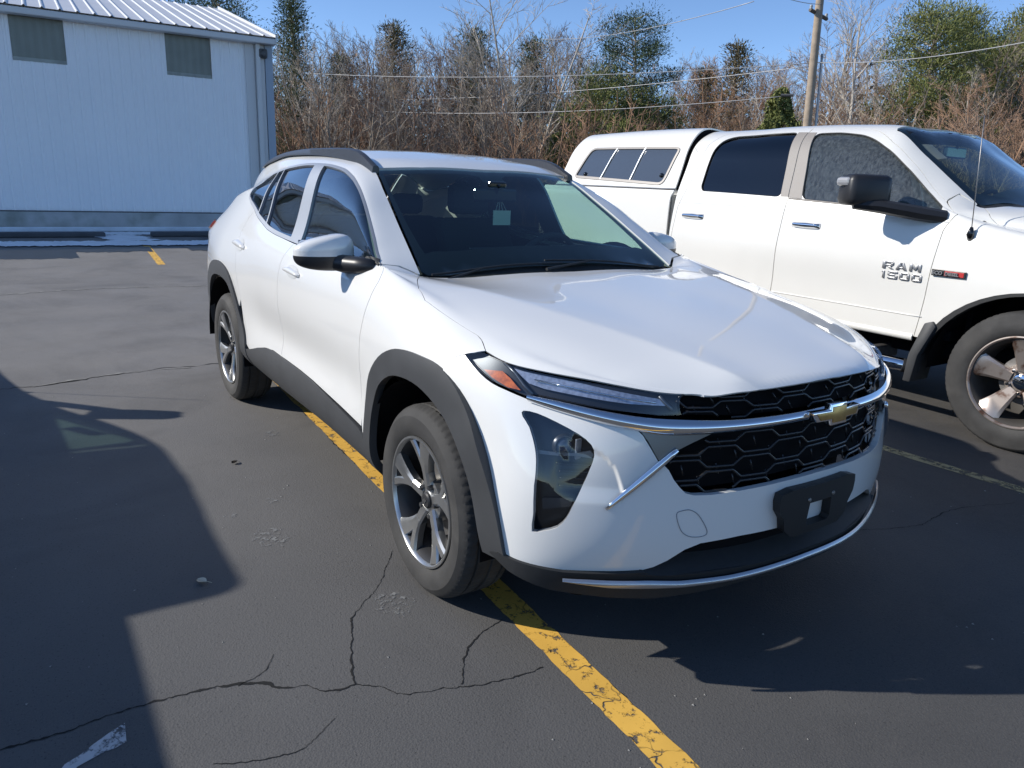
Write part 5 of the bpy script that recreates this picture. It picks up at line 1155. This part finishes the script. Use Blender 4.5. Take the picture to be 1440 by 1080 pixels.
        ec = MB(); ec.tube([(-.66, sgn*.90, .35), (-.74, sgn*.955, .36)], .045, 12); ec.build('step_end', BLACKPL, st_, smooth=True, auto=40)
        for x in (-.95, -1.8, -2.6):
            b_ = MB(); b_.box(x-.03, x+.03, min(sgn*.7, sgn*.98), max(sgn*.7, sgn*.98), .36, .45, .01); b_.build('step_bracket', STEEL, st_)
        # towing mirror
        mh = MB(); mh.box(-.16, .03, -.14, .14, -.095, .098, .04); mh.xf(lambda v: (v[0]*(1-.25*(v[2] > 0)*abs(v[2])/.12), v[1], v[2]))
        a_ = R_(28); hc = np.array([-1.00, sgn*1.205, 1.452])
        mh.xf(lambda v: (hc[0]+v[0]*math.cos(a_)-v[1]*sgn*math.sin(a_)*-1*-1, hc[1]+v[1]*math.cos(a_)+v[0]*sgn*math.sin(a_), hc[2]+v[2]))
        mo = mh.build('door_mirror', mat('mirror_shell', (.018,.018,.02), .42), root, smooth=True, auto=60)
        ar = MB(); ar.tube([(-.66, sgn*.91, 1.31), (-.76, sgn*1.0, 1.325), (-.95, sgn*1.16, 1.36), (-1.06, sgn*1.27, 1.365)], [.042, .045, .043, .03], 8)
        ar.build('mirror_arm', mat('mirror_shell', (0,0,0)), mo, smooth=True, auto=40)
        cl = MB(); cl.box(-1.17, -1.07, min(sgn*1.25, sgn*1.325), max(sgn*1.25, sgn*1.325), 1.475, 1.53, .02); cl.build('marker_lamp', LENS if False else mat('pale_marker_lens', (.30,.30,.31), .15, coat=1), mo)
        # bed side
        ab = [(-3.57+.60*math.cos(a), .36+.55*math.sin(a)) for a in np.linspace(0, math.pi, 19)]
        abv = [(x, pv_at(SC, x, z)) for x, z in ab]
        P('bed_side', SC, [(-2.96,.10),(-2.96,.955),(-4.86,.955),(-4.88,.5),(-4.86,.10)]+[p for p in abv[::-1] if p[1] > .03], WHITE2, step=.06, **q)
        # canopy
        cwn = rounded([(-4.42,1.05),(-3.12,1.0),(-3.03,1.345),(-4.25,1.365)], .07)
        cap_o = [(-2.93,.985),(-2.93,2.2),(-4.50,2.2),(-4.48,1.75),(-4.50,1.55),(-4.535,1.42),(-4.62,1.11),(-4.68,.985)]
        if not mr:
            full = [(-2.955,.965)]+[(-2.955,3.435)]+[(-4.68,3.435),(-4.62,3.29),(-4.535,2.98),(-4.50,2.85),(-4.48,2.65),(-4.50,2.2),(-4.48,1.75),(-4.50,1.55),(-4.535,1.42),(-4.62,1.11),(-4.68,.965)]
            cp = P('canopy', SC, full, WHITE2, holes=[cwn, [(u, 4.4-v) for u, v in cwn]], step=.06)
        cf = patch('canopy_window_frame', SC, cwn, mat('frame_taupe', (.23,.215,.20), .45, .4), parent=cp, off=.008, inset=0, flange=.02, holes=[[tuple(p) for p in inset_poly(dense(cwn, .05), .022)]], mirror=mr)
        gi = [tuple(p) for p in inset_poly(dense(cwn, .05), .018)]
        patch('canopy_glass', SC, gi, mat('tinted_glass_dark', (.055,.065,.08), .06, coat=1), parent=cp, off=-.002, flange=0, inset=0, mirror=mr)
        for t0, b0 in ((-3.47, -3.55), (-3.86, -3.98)):
            strip('glass_divider', SC, [(b0,1.04),(t0,1.345)], [(b0-.022,1.04),(t0-.022,1.345)], mat('divider_silver', (.42,.44,.46), .35, .7), cp, bulge=.006, off=.004, n=6, mirror=mr)
        for u0 in (-4.24, -3.17):
            p_, n_ = SC.pn([(u0, 1.085)], mr); k_ = MB(); k_.lathe([(0, -.018), (.016, -.016), (.022, 0)], 'y', 14, c=tuple(p_[0])); k_.build('latch_knob', GLOSSBK, cp, smooth=True)
        line_tube('canopy_seam', SC, [(u, .972) for u in np.linspace(-2.95, -4.66, 12)], .006, mat('seam_grey', (0,0,0)), cp, off=-.001, mirror=mr)
    # lettering
    CH2 = mat('badge_chrome', (.42,.42,.42), .35, .85)
    fdn = [o for o in root.children if o.name.startswith('front_door')][0]
    def side_text(nm, txt, size, x, z, m, bold, sx, par):
        t = text_mesh(nm, txt, size, .006, m, par, bold, sx)
        v = pv_at(SP, x, z); y = float(PICK.at(x, v)[1])
        t.location = (x, y-.008, z); t.rotation_euler = (math.pi/2, 0, 0); return t
    GL = {'R': [[(0,0),(.26,0),(.26,1),(0,1)], [(.26,.76),(.86,.76),(1,.90),(.88,1),(.26,1)], [(.76,.76),(.76,.52),(1,.58),(1,.90),(.86,.76)], [(.26,.34),(.80,.34),(1,.58),(.76,.56),(.26,.56)], [(.44,.34),(.74,0),(1.04,0),(.74,.34)]],
     'A': [[(0,0),(.27,0),(.46,.62),(.38,1),(.34,1)], [(.34,1),(.40,.80),(.60,.80),(.66,1)], [(1,0),(.73,0),(.54,.62),(.62,1),(.66,1)], [(.30,.20),(.70,.20),(.64,.40),(.36,.40)]],
     'M': [[(0,0),(.22,0),(.22,1),(0,1)], [(.78,0),(1,0),(1,1),(.78,1)], [(.22,1),(.22,.66),(.42,.18),(.50,.18),(.50,.52)], [(.78,1),(.78,.66),(.58,.18),(.50,.18),(.50,.52)]],
     '1': [[(.30,0),(.62,0),(.62,1),(.40,1)], [(.08,.78),(.40,1),(.34,.70)]],
     '5': [[(0,.76),(1,.76),(1,1),(0,1)], [(0,.42),(.25,.48),(.25,.76),(0,.76)], [(0,.42),(.80,.42),(.80,.62),(.25,.62)], [(.72,.42),(1,.50),(1,.12),(.74,.22)], [(0,0),(.88,0),(1,.12),(.74,.22),(0,.22)]],
     '0': [[(0,.14),(.24,.24),(.24,.76),(0,.86)], [(1,.14),(.76,.24),(.76,.76),(1,.86)], [(0,.86),(.24,.76),(.76,.76),(1,.86),(.88,1),(.12,1)], [(0,.14),(.24,.24),(.76,.24),(1,.14),(.88,0),(.12,0)]]}
    for word, x0, wl_, z0, hh in (('RAM', -.965, .073, .968, .048), ('1500', -.968, .064, .906, .048)):
        cx = x0
        for ch in word:
            lw_ = wl_*(.55 if ch == '1' else 1.0); v = pv_at(SP, cx+lw_/2, z0+.02); yy_ = -float(-PICK.at(cx+lw_/2, v)[1])
            mb = MB()
            for poly in GL[ch]: mb.prism([(cx+px_*lw_, z0+pz_*hh) for px_, pz_ in poly], 'y', yy_-.008, yy_+.006)
            mb.build('badge_letter', CH2, fdn, bevel=.0012); cx += lw_*1.16+.006
    wg = [o for o in root.children if o.name.startswith('front_wing')][0]
    pl = MB(); pl.box(-.635, -.432, -1.004, -.992, .962, 1.002, .002); bp = pl.build('diesel_badge', mat('badge_black', (.03,.03,.03), .3), wg)
    rp_ = MB(); rp_.box(-.555, -.440, -1.006, -1.0, .967, .997, .001); rp_.build('badge_red_field', mat('badge_red', (.45,.03,.03), .35), bp)
    e1 = side_text('badge_small_lettering', 'ECO', .030, -.628, .971, CH2, .001, 1.05, bp); e1.location.y = -1.008
    e2 = side_text('badge_small_lettering', 'DIESEL', .028, -.549, .9715, mat('badge_dark_red', (.16,.02,.02), .4), .0008, 1.0, bp); e2.location.y = -1.009
    e2.data.materials[0] = CH2
    # aerial
    vb = pv_at(SP, -.471, 1.22); b0 = PICK.at(-.471, .773); an = MB()
    an.tube([b0+[0, .012, -.03], b0+[0, -.012, .01], b0+[.004, -.016, .05]], [.020, .022, .008], 10); am = MB()
    aer = an.build('aerial_base', GLOSSBK, root, smooth=True); am.tube([b0+[.004, -.016, .04], b0+[-.045, -.016, .68]], .0028, 6); am.build('aerial_mast', STEEL, aer, smooth=True)
    # cab back, floor, inside
    V = [PICK.at(-2.92, v) for v in np.linspace(.1, 4.3, 50)]; cb = MB(); cb.add(V, [tuple(range(50))]); cb.build('cab_back', WHITE2, root)
    fl = MB(); fl.box(-4.85, .9, -.80, .80, .42, .56, .03); fl.build('chassis', DARK, root)
    fl = MB(); fl.box(-2.85, -.5, -.90, .90, .56, .62); fl.build('cab_floor', DARK, root)
    fw_ = MB(); fw_.box(-.47, -.44, -.80, .80, .5, 1.25); fw_.build('firewall', DARK, root)
    be = MB(); be.box(-4.86, -2.96, -.90, .90, .75, .80); be.box(-4.88, -4.84, -.93, .93, .5, 1.34); be.box(-3.0, -2.98, -.93, .93, .5, 1.36); be.build('cargo_bed', WHITE2, root)
    V = [BED.at(-2.965, v) for v in np.linspace(.96, 3.44, 40)]; tb = MB(); tb.add(V, [tuple(range(40))]); tb.build('canopy_front', DARK, root)  # wall coloured dark to give the shaded gap behind the cab
    if True:
        re_ = [(-4.66,.965),(-4.60,1.11),(-4.515,1.42),(-4.48,1.55),(-4.46,1.75),(-4.47,2.2)]; re_ = re_+[(u, 4.4-v) for u, v in re_[::-1][1:]]; V = [BED.at(u, v) for u, v in re_]; tb = MB(); tb.add(V, [tuple(range(len(V)))]); tb.build('canopy_back', mat('tinted_glass_dark', (0,0,0)), root)
    gr = MB(); gr.box(.93, 1.0, -.78, .78, .55, 1.18, .03); gr.build('grille', CHROME, root)
    bp_ = MB(); bp_.box(.90, 1.06, -.93, .93, .42, .68, .06); bp_.build('front_bumper', CHROME, root)
    for y in (-.78, .78):
        hl = MB(); hl.box(.86, .985, y-.13, y+.13, .88, 1.12, .03); hl.build('headlamp', mat('lamp_lens_solid', (.5,.52,.55), .1, coat=1), root)
    da = MB(); da.prism([(-.45,1.30),(-.78,1.335),(-.98,1.30),(-1.02,1.15),(-.9,.9),(-.5,.8)], 'y', -.84, .84); da.build('dashboard', DASH, root, bevel=.02)
    stw = MB(); c_ = np.array([-1.12, .42, 1.32]); tl = R_(28); V = []
    for i in range(30):
        a = 2*math.pi*i/30
        for j in range(6):
            b_ = 2*math.pi*j/6; rr_ = .19+.016*math.cos(b_); q_ = np.array([.016*math.sin(b_), rr_*math.cos(a), rr_*math.sin(a)])
            V.append(c_+[q_[0]*math.cos(tl)+q_[2]*math.sin(tl), q_[1], q_[2]*math.cos(tl)-q_[0]*math.sin(tl)])
    stw.add(V, [(i*6+j, i*6+(j+1) % 6, ((i+1) % 30)*6+(j+1) % 6, ((i+1) % 30)*6+j) for i in range(30) for j in range(6)]); stw.tube([c_+[0, -.18, 0], c_, c_+[0, .18, 0]], .02, 6); stw.tube([c_, c_+[.25, 0, -.12]], .03, 6)
    stw.build('steering_wheel', DASH, root, smooth=True, auto=50)
    for x in (-1.75, -2.75):
        for y in (-.45, .45):
            st = MB(); st.box(x, x+.55, y-.27, y+.27, .75, .95, .06); st.prism([(x+.05,.9),(x+.2,.9),(x-.03,1.45),(x-.15,1.45)], 'y', y-.26, y+.26); se = st.build('seat', SEAT, root, bevel=.03)
            hr = MB(); hr.box(x-.16, x-.05, y-.13, y+.13, 1.47, 1.66, .04); hr.build('headrest', SEAT, se)
    im = MB(); im.box(-1.16, -1.13, -.14, .14, 1.70, 1.78, .012); im.tube([(-1.12, 0, 1.83), (-1.14, 0, 1.76)], .01, 6); im.build('cabin_mirror', GLOSSBK, root)
    P('headliner', SP, [(-1.28,1.56),(-1.26,2.2),(-1.28,2.84),(-2.9,2.84),(-2.9,1.56)], HEADL, off=-.05, flange=0, inset=0, step=.1)
    tk = [(-1.074,1.599),(-1.051,1.708),(-.933,1.721),(-.939,1.619)]
    P('windscreen_notice', SP, tk, mat('pink_paper', (.62,.38,.33), .8), off=-.016, flange=0, inset=0)
    return root
suv = build_suv()
truck = build_pickup()
# the vehicle beside the camera whose shadow lies over the left of the picture
other = copy_tree(truck)
for o in list(other.children):
    if o.name.startswith('canopy'):
        for c in list(o.children): bpy.data.objects.remove(c)
        bpy.data.objects.remove(o)
other.location = (-5.0, -4.72, 0); other.rotation_euler = (0, 0, math.pi); other['label'] = 'second pickup truck parked nose-away beside the camera, known by its shadow on the asphalt'
# ---------------------------------------------------------------- trees
BARK = [mat('bark_grey', (.33,.265,.20), .9, noise=(3,.2)), mat('bark_pale', (.46,.40,.33), .9, noise=(3,.15)), mat('bark_brown', (.24,.165,.12), .9, noise=(3,.2)), mat('bark_russet', (.30,.18,.11), .9, noise=(3,.2))]
def leafm(nm, a, b, sc=1.5):
    return mat(nm, a, .75, noise=(sc, .35, 6), two=(b, sc*.6, .42, .62), spec=.2)
CED = leafm('cedar_green', (.075,.10,.045), (.12,.13,.055)); CEDB = leafm('cedar_bronze', (.13,.115,.055), (.18,.135,.07)); PIN = leafm('pine_green', (.075,.105,.05), (.045,.07,.038)); OLV = leafm('olive_green', (.20,.21,.07), (.12,.14,.045)); OLV2 = leafm('yellow_green', (.18,.19,.05), (.10,.11,.035))
def tube_arr(P, r, n=3):
    mb = MB(); mb.tube(P, r, n, cap=False); return mb.V, mb.F
def grow(seed, H, spread, n1, n2, n3, lean=0, low=.25, twig=.010, fork=False):
    r = random.Random(seed); mb = MB()
    def limb(p, d, L, rad, k, lev):
        d = d/np.linalg.norm(d); P = [p]; n = 5 if lev < 2 else 3
        for i in range(n):
            d = d+np.array([r.uniform(-1, 1), r.uniform(-1, 1), r.uniform(-.5, .9)])*(.17 if lev else .06); d /= np.linalg.norm(d); P.append(P[-1]+d*L/n)
        R = [rad*(1-.75*i/n) for i in range(n+1)]; mb.tube(P, R, 6 if lev == 0 else (4 if lev == 1 else 3), cap=False)
        if lev < 3:
            cnt = (n1, n2, n3)[lev]
            for j in range(cnt):
                t = (low if lev == 0 else .2)+(1-(low if lev == 0 else .2))*(j+r.random())/cnt; i = min(int(t*n), n-1); f = t*n-i; q = P[i]*(1-f)+P[i+1]*f
                ax = P[i+1]-P[i]; ax /= np.linalg.norm(ax); a = r.uniform(0, 2*math.pi); s1 = np.cross(ax, [.3, .5, .8]); s1 /= np.linalg.norm(s1); s2 = np.cross(ax, s1)
                ang = r.uniform(.45, .95); dd = ax*math.cos(ang)+(s1*math.cos(a)+s2*math.sin(a))*math.sin(ang)*spread; dd[2] = abs(dd[2])*.8+.15
                limb(q, dd, L*(1-t*.55)*r.uniform(.38, .62), max(R[i]*.5, twig), k, lev+1)
    if fork:
        for a in range(3 if fork is True else fork):
            an = 2*math.pi*a/3+r.random(); limb(np.array([0, 0, 0.]), np.array([.30*math.cos(an), .30*math.sin(an), 1]), H*r.uniform(.85, 1), H*.0085, 0, 0)
    else: limb(np.array([0, 0, 0.]), np.array([lean, 0, 1.]), H, H*.013, 0, 0)
    return mb
def quads(P, s, seed, up=0., wd=1.):
    """leaf faces at points P"""
    r = np.random.RandomState(seed); n = len(P); a = r.normal(size=(n, 3)); a[:, 2] += up; a /= np.linalg.norm(a, axis=1)[:, None]; b = np.cross(a, r.normal(size=(n, 3))); b /= np.linalg.norm(b, axis=1)[:, None]
    sz = (s*r.uniform(.6, 1.3, n))[:, None]; V = np.stack([P-a*sz-b*sz*.35*wd, P+a*sz*.3-b*sz*.45*wd, P+a*sz, P-a*sz*.1+b*sz*.5*wd], 1).reshape(-1, 3)
    return V, [(4*i, 4*i+1, 4*i+2, 4*i+3) for i in range(n)]
def cedar(seed, H, R, n=14000, top=.58, fl=.0):
    r = np.random.RandomState(seed); lumps = [(r.uniform(0, 2*math.pi), r.uniform(.05, 1), r.uniform(.12, .3)) for _ in range(40)]
    t = r.power(1.15, n); t = 1-t; t = np.clip(t, .0, 1); z = H*(.06+.94*t); th = r.uniform(0, 2*math.pi, n)
    rad = R*(1-t)**top*(.55+.45*np.minimum(1, t*6+.3))
    k = np.ones(n)
    for (a, h, w) in lumps: k += .42*np.exp(-((np.angle(np.exp(1j*(th-a))))/.45)**2-((t-h)/.07)**2)
    k -= .25*np.sin(th*3+z*2.2+seed)**2
    q = r.uniform(.35, 1, n)**.5; P = np.stack([rad*k*q*np.cos(th), rad*k*q*np.sin(th), z+rad*k*.35*q], -1)
    return quads(P, .105*H/8, seed, .6)
def pine(seed, H, R, base=.3, nl=42, dens=60, s=.085, shape=0, cw=1.):
    r = random.Random(seed); mb = MB(); tr = [np.array([.12*math.sin(z*.8+seed), .12*math.cos(z*.7), z]) for z in np.linspace(0, H, 10)]
    tk = MB(); tk.tube(tr, [H*.016*(1-.85*i/9)+.02 for i in range(10)], 8, cap=False); C = []
    for j in range(nl):
        t = base+(1-base)*(j+r.random())/nl; z = H*t; a = j*2.4+r.uniform(-.5, .5); q = (t-base)/(1-base); L = R*((1-q**1.4) if not shape else (.30+.75*math.sin(math.pi*min(1, q*.86+.16))**.8))*r.uniform(.5, 1.12)+.25
        d = np.array([math.cos(a), math.sin(a), .18+.5*(t-base)]); p0 = np.array([0, 0, z]); P = [p0+d*L*f+np.array([0, 0, -.08*L*f*f]) for f in (0, .35, .7, 1)]; tk.tube(P, [.05, .035, .025, .015], 4, cap=False)
        for k in range(max(2, int(L*3.2))):
            f = .35+.7*r.random(); c = p0+d*L*f+np.array([r.gauss(0, .22), r.gauss(0, .22), r.gauss(.06, .12)])*(.5+L*.25); C.append((c, cw*(.26+.20*r.random())))
    rs = np.random.RandomState(seed); P = np.concatenate([c+rs.normal(size=(dens, 3))*np.array([w, w, w*.55]) for c, w in C]); V, F = quads(P, s*1.0, seed, .9, .5)
    return tk, V, F
def tree_from(name, parts, loc, rz, sc, label, cat='tree', group='trees of the wood behind the car park'):
    """parts: (part name, mesh data)"""
    e = empty(name, loc, rz, label=label, cat=cat, group=group); e.scale = (sc, sc, sc)
    for nm, me in parts:
        o = bpy.data.objects.new(nm, me); S.collection.objects.link(o); o.parent = e
    return e
def to_mesh(nm, V, F, m):
    me = bpy.data.meshes.new(nm); me.from_pydata([tuple(map(float, v)) for v in V], [], F); me.materials.append(m); me.update(); return me
bare = []
for i, (H, sp_, n1, n2, n3, lo, fk, bm_) in enumerate([(9, .9, 13, 8, 8, .22, False, 0), (9, 1.0, 11, 8, 7, .12, 3, 1), (8, .8, 15, 8, 8, .18, False, 2), (9.5, 1.0, 12, 9, 7, .3, False, 1), (7, 1.1, 10, 9, 7, .08, 3, 3), (8.5, .75, 16, 7, 8, .15, False, 0)]):
    mb = grow(100+i, H, sp_, n1, n2, n3, low=lo, fork=fk, twig=.0085); bare.append(('bare_crown', float(np.array(mb.V)[:, 2].max()), to_mesh('limbs', mb.V, mb.F, BARK[bm_])))
shr = []
for i, bm_ in enumerate((3, 2, 0)):
    mb = MB(); r_ = random.Random(i)
    for k in range(7):
        g_ = grow(300+10*i+k, r_.uniform(1.6, 3.0), 1.0, 9, 6, 0, low=.1, twig=.010); a = r_.uniform(0, 6.28); dx, dy = .5*math.cos(a), .5*math.sin(a)
        mb.add([(v[0]+dx+v[2]*dx*.35, v[1]+dy+v[2]*dy*.35, v[2]) for v in g_.V], g_.F)
    shr.append(to_mesh('stems', mb.V, mb.F, BARK[bm_]))
ced = []
for i, (H, R, m) in enumerate([(10.5, 1.25, CED), (8, 1.35, CEDB), (8, 1.7, CED), (5, 1.2, OLV), (7.5, 1.3, CEDB)]):
    V, F = cedar(40+i, H, R); tk = MB(); tk.tube([(0, 0, 0), (0, 0, H*.5), (.05, 0, H*.93)], [.12, .08, .02], 6)
    ced.append((H, to_mesh('crown', V, F, m), to_mesh('trunk', tk.V, tk.F, BARK[2])))
pn = []
for i, (H, R, ba, nl, m) in enumerate([(12, 2.7, .30, 46, PIN), (11, 2.6, .10, 84, OLV), (12, 2.2, .18, 80, OLV), (10, 2.4, .3, 50, PIN), (6, 2.2, .03, 56, OLV), (8, 1.3, .04, 80, CEDB), (8, 1.5, .04, 90, CED), (10.5, 1.5, .05, 130, CED)]):
    tk, V, F = pine(70+i, H, R, ba, nl, shape=1 if i < 5 else 0, cw=(1.15, 1.15, 1.1, 1.1, 1.1, .8, .8, .85)[i], dens=100 if i < 5 else 60); pn.append((float(np.array(V)[:, 2].max()), to_mesh('crown', V, F, m), to_mesh('trunk', tk.V, tk.F, BARK[1])))
GR0 = 0
def height_for(px, py, D): return px_pt(px, py, D)[2]
GR = 'trees of the wood behind the car park'
def put_cedar(k, px, top, D, label):
    p = px_pt(px, 200, D); h = height_for(px, top, D); H, cr, tk = ced[k]; return tree_from('cedar_tree', (('crown', cr), ('trunk', tk)), (p[0], p[1], -.05), random.Random(px).uniform(0, 6), h/H, label)
def put_pine(k, px, top, D, label):
    p = px_pt(px, 200, D); h = height_for(px, top, D); H, cr, tk = pn[k]; return tree_from('pine_tree', (('crown', cr), ('trunk', tk)), (p[0], p[1], -.05), random.Random(px).uniform(0, 6), h/H, label)
def put_ever(k, px, top, D, label):
    o = put_pine(k, px, top, D, label); o.name = 'cedar_tree'; return o
put_ever(7, 416, -18, 36, 'tall dense columnar cedar just right of the white building corner')
put_ever(5, 555, 20, 44, 'dull bronze conical cedar standing above the bare wood, right of the tall columnar cedar')
put_ever(6, 664, 28, 43, 'dark cedar with a rust tinge left of the tall pale bare tree')
put_ever(6, 745, 42, 46, 'broad dark cedar behind the tall pale bare tree')
put_ever(6, 482, 66, 40, 'short dark cedar between the columnar cedar and the bronze conical one')
put_ever(5, 985, 85, 47, 'dull bronze cedar in the wood just right of the big pine')
put_ever(5, 1025, 48, 46, 'bronze-green cedar with a rounded top between the big pine and the pole')
put_cedar(3, 1092, 122, 30, 'small bright olive cedar left of the utility pole')
put_cedar(3, 1078, 165, 29, 'lowest olive cedar bush left of the utility pole base')
put_pine(0, 882, -8, 37, 'big open-crowned dark pine standing above the canopy of the pickup')
put_pine(4, 848, 84, 35, 'bushy olive evergreen under the big pine, on its left')
put_pine(4, 915, 120, 36, 'low olive evergreen under the big pine, on its right')
put_pine(1, 1288, -14, 38, 'large olive pine above the pickup windscreen')
put_pine(2, 1336, -5, 43, 'grey-green pine just behind the large olive pine, on its right')
put_pine(2, 1425, -10, 42, 'tall dark pine at the right edge of the view')
put_pine(3, 1385, 30, 50, 'deep green pine between the two large ones on the right')
put_pine(3, 318, -30, 46, 'dark pine showing over the building roof, right one')
put_pine(3, 262, -14, 50, 'dark pine showing over the building roof, left one')
put_cedar(3, 785, 185, 33, 'small yellow-green evergreen bush beside the canopy rear')
rr = random.Random(11)
def put_bare(k, px, top, D, label, nm='bare_tree'):
    p = px_pt(px, 200, D); h = height_for(px, top, D); _, H, me = bare[k]
    e = empty(nm, (p[0], p[1], -.05), rr.uniform(0, 6.28), label=label, cat='tree', group=GR); e.scale = (h/H*rr.uniform(.9, 1.1), h/H*rr.uniform(.9, 1.1), h/H)
    o = bpy.data.objects.new('limbs', me); S.collection.objects.link(o); o.parent = e; return e
put_bare(1, 735, -60, 34, 'tall pale bare tree with several trunks left of the big pine')
put_bare(3, 1195, -45, 33, 'large bare tree with spreading dark limbs right of the utility pole')
put_bare(3, 1150, -20, 40, 'bare tree directly behind the utility pole')
put_bare(4, 1400, 70, 26, 'low tan bare tree at the right edge, behind the pickup windscreen')
put_bare(5, 450, 40, 33, 'slim grey bare tree beside the columnar cedar')
zones = [(395, 700, 'thin bare tree in the wood between the building corner and the tall pale tree'), (700, 830, 'thin bare tree in the wood around the tall pale tree'), (925, 1140, 'thin bare tree in the wood between the big pine and the pole'), (1160, 1270, 'thin bare tree in the wood between the pole and the large olive pine'), (1340, 1500, 'thin bare tree in the wood right of the large olive pine')]
for (a, b, lab), n_ in zip(zones, (44, 15, 26, 12, 12)):
    for i in range(n_):
        px = a+(b-a)*(i+rr.random())/n_; D = rr.uniform(31, 56)
        top = rr.uniform(35, 105) if D < 42 else rr.uniform(26, 66)
        if 925 < px < 1140: top += 35
        put_bare(rr.choice([0, 1, 2, 2, 3, 4, 5, 5]), px, top, D, lab)
for i in range(64):
    px = 392+(1500-392)*(i+rr.random())/64; D = rr.uniform(26, 36); p = px_pt(px, 200, D)
    lab = 'bare brown shrub at the foot of the wood left of the pickup canopy' if px < 800 else 'bare brown shrub at the foot of the wood behind the pickup'
    e = empty('bare_shrub', (p[0], p[1], -.05), rr.uniform(0, 6.28), label=lab, cat='shrub', group='shrubs along the foot of the wood'); s_ = rr.uniform(.8, 1.5); e.scale = (s_, s_, s_)
    o = bpy.data.objects.new('stems', shr[i % 3]); S.collection.objects.link(o); o.parent = e
# far-off undergrowth that reads as one mass
def mass(name, n, hmax, cols, D0, D1, seed, label, s):
    r = np.random.RandomState(seed); V = []; px = r.uniform(300, 1700, n); D = r.uniform(D0, D1, n)
    d = np.array(_f)[None]+np.array(_r2)[None]*((px-720)/1057.2)[:, None]; d[:, 2] = 0; d /= np.linalg.norm(d, axis=1)[:, None]
    base = CAM[None]*[1, 1, 0]+d*D[:, None]; hh = hmax*(.55+.25*np.sin(px*.021+seed)+.2*np.sin(px*.057+D*.3)); z = hh*r.uniform(0, 1, n)**.8
    P = base+np.stack([r.normal(0, .3, n), r.normal(0, .3, n), z], -1)
    V, F = quads(P, s, seed, 1.2); mesh(name, V, F, cols, label=label, cat='undergrowth', kind='stuff')
mass('undergrowth', 64000, 7.0, mat('undergrowth_brown', (.20,.155,.115), .9, noise=(.5,.35,8), two=((.25,.155,.10), .25, .45, .6)), 36, 62, 3, 'brown leafless undergrowth filling the wood', .11)
mass('understorey_green', 12000, 3.0, mat('understorey_olive', (.085,.088,.04), .9, noise=(.6,.4,8)), 34, 55, 9, 'dull olive honeysuckle and briar filling the foot of the wood', .10)
mass('far_wood', 30000, 9.0, mat('far_wood_grey', (.13,.11,.095), .9, noise=(.3,.3,8)), 60, 95, 5, 'grey-brown far wood reading as one mass behind the nearer trees', .22)
